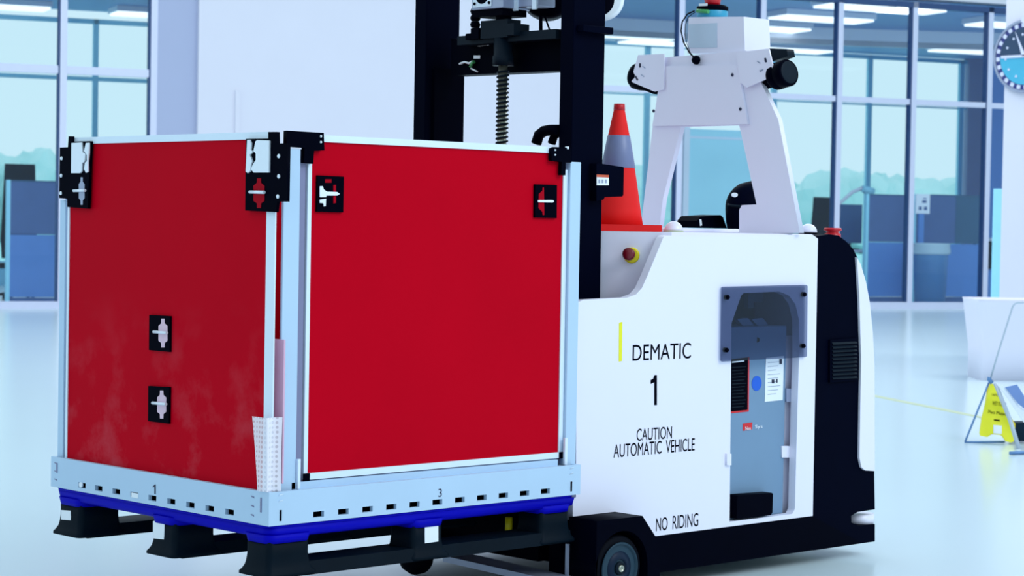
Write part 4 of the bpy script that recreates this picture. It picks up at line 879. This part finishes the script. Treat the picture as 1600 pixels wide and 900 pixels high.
# bent wire stand
sc2 = (F0(1508, 692)-CP).dot(FW)/F; base = F0(1508, 692)
def sp_(px, py, dd=0):  # point on the upright plane through the stand, dd metres nearer
    o = base; n2 = fwd; d = FW + RT*((px-800)/F) - UP*((py-450)/F); t = (o-CP).dot(n2)/d.dot(n2); return CP+d*t-fwd*dd
r = thing('wire_stand', F0(1560, 692), 'bent wire display stand leaning over the yellow wet floor sign', 'stand')
k = MB(); k.tube([sp_(*p) for p in ((1508, 690), (1527, 643), (1546, 596))], .0055); k.tube([sp_(1507, 691), sp_(1570, 690.5)], .006); k.build('foot_wire', M['wire'], r)
k = MB(); k.tube([sp_(*p) for p in ((1547, 594), (1560, 550), (1572, 512), (1582, 480), (1585, 475), (1590, 473), (1625, 472))], .005); k.build('upper_wire', M['greywire'], r)
k = MB(); k.tube([sp_(1545, 589, .02), sp_(1544, 592, .02), sp_(1549, 598, .02)], .012); k.build('hook', M['wire'], r)
k = MB(); k.tube([sp_(1549, 597, .10), sp_(1565, 650, .2), sp_(1575, 700, .3)], .012); k.build('front_leg', M['greywire'], r)
f0 = F0(1578, 711); k = MB(); k.tube([f0+Vector((0, 0, .01)), F0(1620, 709)+Vector((0, 0, .01))], .009); k.build('front_foot', M['wire'], r)
q = [sp_(*p, .12) for p in ((1550, 597), (1565, 603), (1584, 632), (1612, 650), (1612, 675), (1590, 655), (1570, 625))]
k = MB(); k.poly(q, -fwd*.01); fp_ = k.build('vinyl_flap', M['cloth'], r)
q = [sp_(*p, .135) for p in ((1562, 602), (1580, 598), (1594, 620), (1595, 638), (1582, 628))]
k = MB(); k.poly(q, -fwd*.006); k.build('vinyl_flap', M['clothblue'], r)['label'] = 'blue grey fold'
k = MB(); q = [sp_(*p, -.05) for p in ((1588, 662), (1625, 662), (1625, 691), (1588, 691))]; k.poly(q, fwd*.12)
tag(k.build('black_box', M['office']), 'black box on the floor behind the wet floor sign at the right edge', 'box')
# wet floor sign
bs_ = F0(1556, 694)
def sg(px, py, dd=0):
    d = FW + RT*((px-800)/F) - UP*((py-450)/F); n2 = (fwd+Vector((0, 0, -.18))).normalized(); t = (bs_-CP).dot(n2)/d.dot(n2); return CP+d*t-fwd*dd
r = thing('wet_floor_sign', bs_, 'yellow folding wet floor sign standing under the wire stand', 'sign')
o_ = [(1548, 599), (1552, 600), (1586, 668), (1584, 690), (1580, 691.5), (1572, 690), (1565, 680), (1549, 678), (1543, 683), (1532, 681), (1531, 677), (1534, 655)]
k = MB(); k.poly([sg(*p) for p in o_], fwd*.02); fr = k.build('front_leaf', M['yellow2'], r)
k = MB(); k.poly([sg(*p)+fwd*.05 for p in [(1548, 599), (1552, 600), (1590, 664), (1588, 689), (1584, 692), (1576, 690), (1567, 681), (1553, 680), (1546, 684), (1536, 681), (1539, 656)]], fwd*.02); k.build('rear_leaf', M['yellow'], r)
X_ = (sg(1570, 651)-sg(1540, 647)).normalized(); Y_ = (sg(1552, 610)-sg(1551, 660)).normalized(); Y_ = (Y_-X_*Y_.dot(X_)).normalized()
for s_, px, py, ww, hh, bd_ in (('CAUTION', 1555, 617, 11, 3.5, 0), ('WET FLOOR', 1561.5, 631, 22, 6, .03), ('Piso Mojado', 1560, 646, 32, 6.5, .0)):
    p = sg(px, py, .003); text(s_, 'lettering', p, X_, Y_, ww*sc2, hh*sc2, M['ink'], fr)
k = MB(); q = [sg(*p, .004) for p in ((1553, 655), (1562, 656), (1562, 658), (1553, 657))]; k.poly(q, fwd*.003); k.build('sign_bar', M['ink'], fr)
k = MB(); q = [sg(*p, .004) for p in ((1552, 664), (1565, 665), (1565, 678), (1552, 677))]; k.poly(q, fwd*.003); k.build('sign_sticker', M['sticker'], fr)
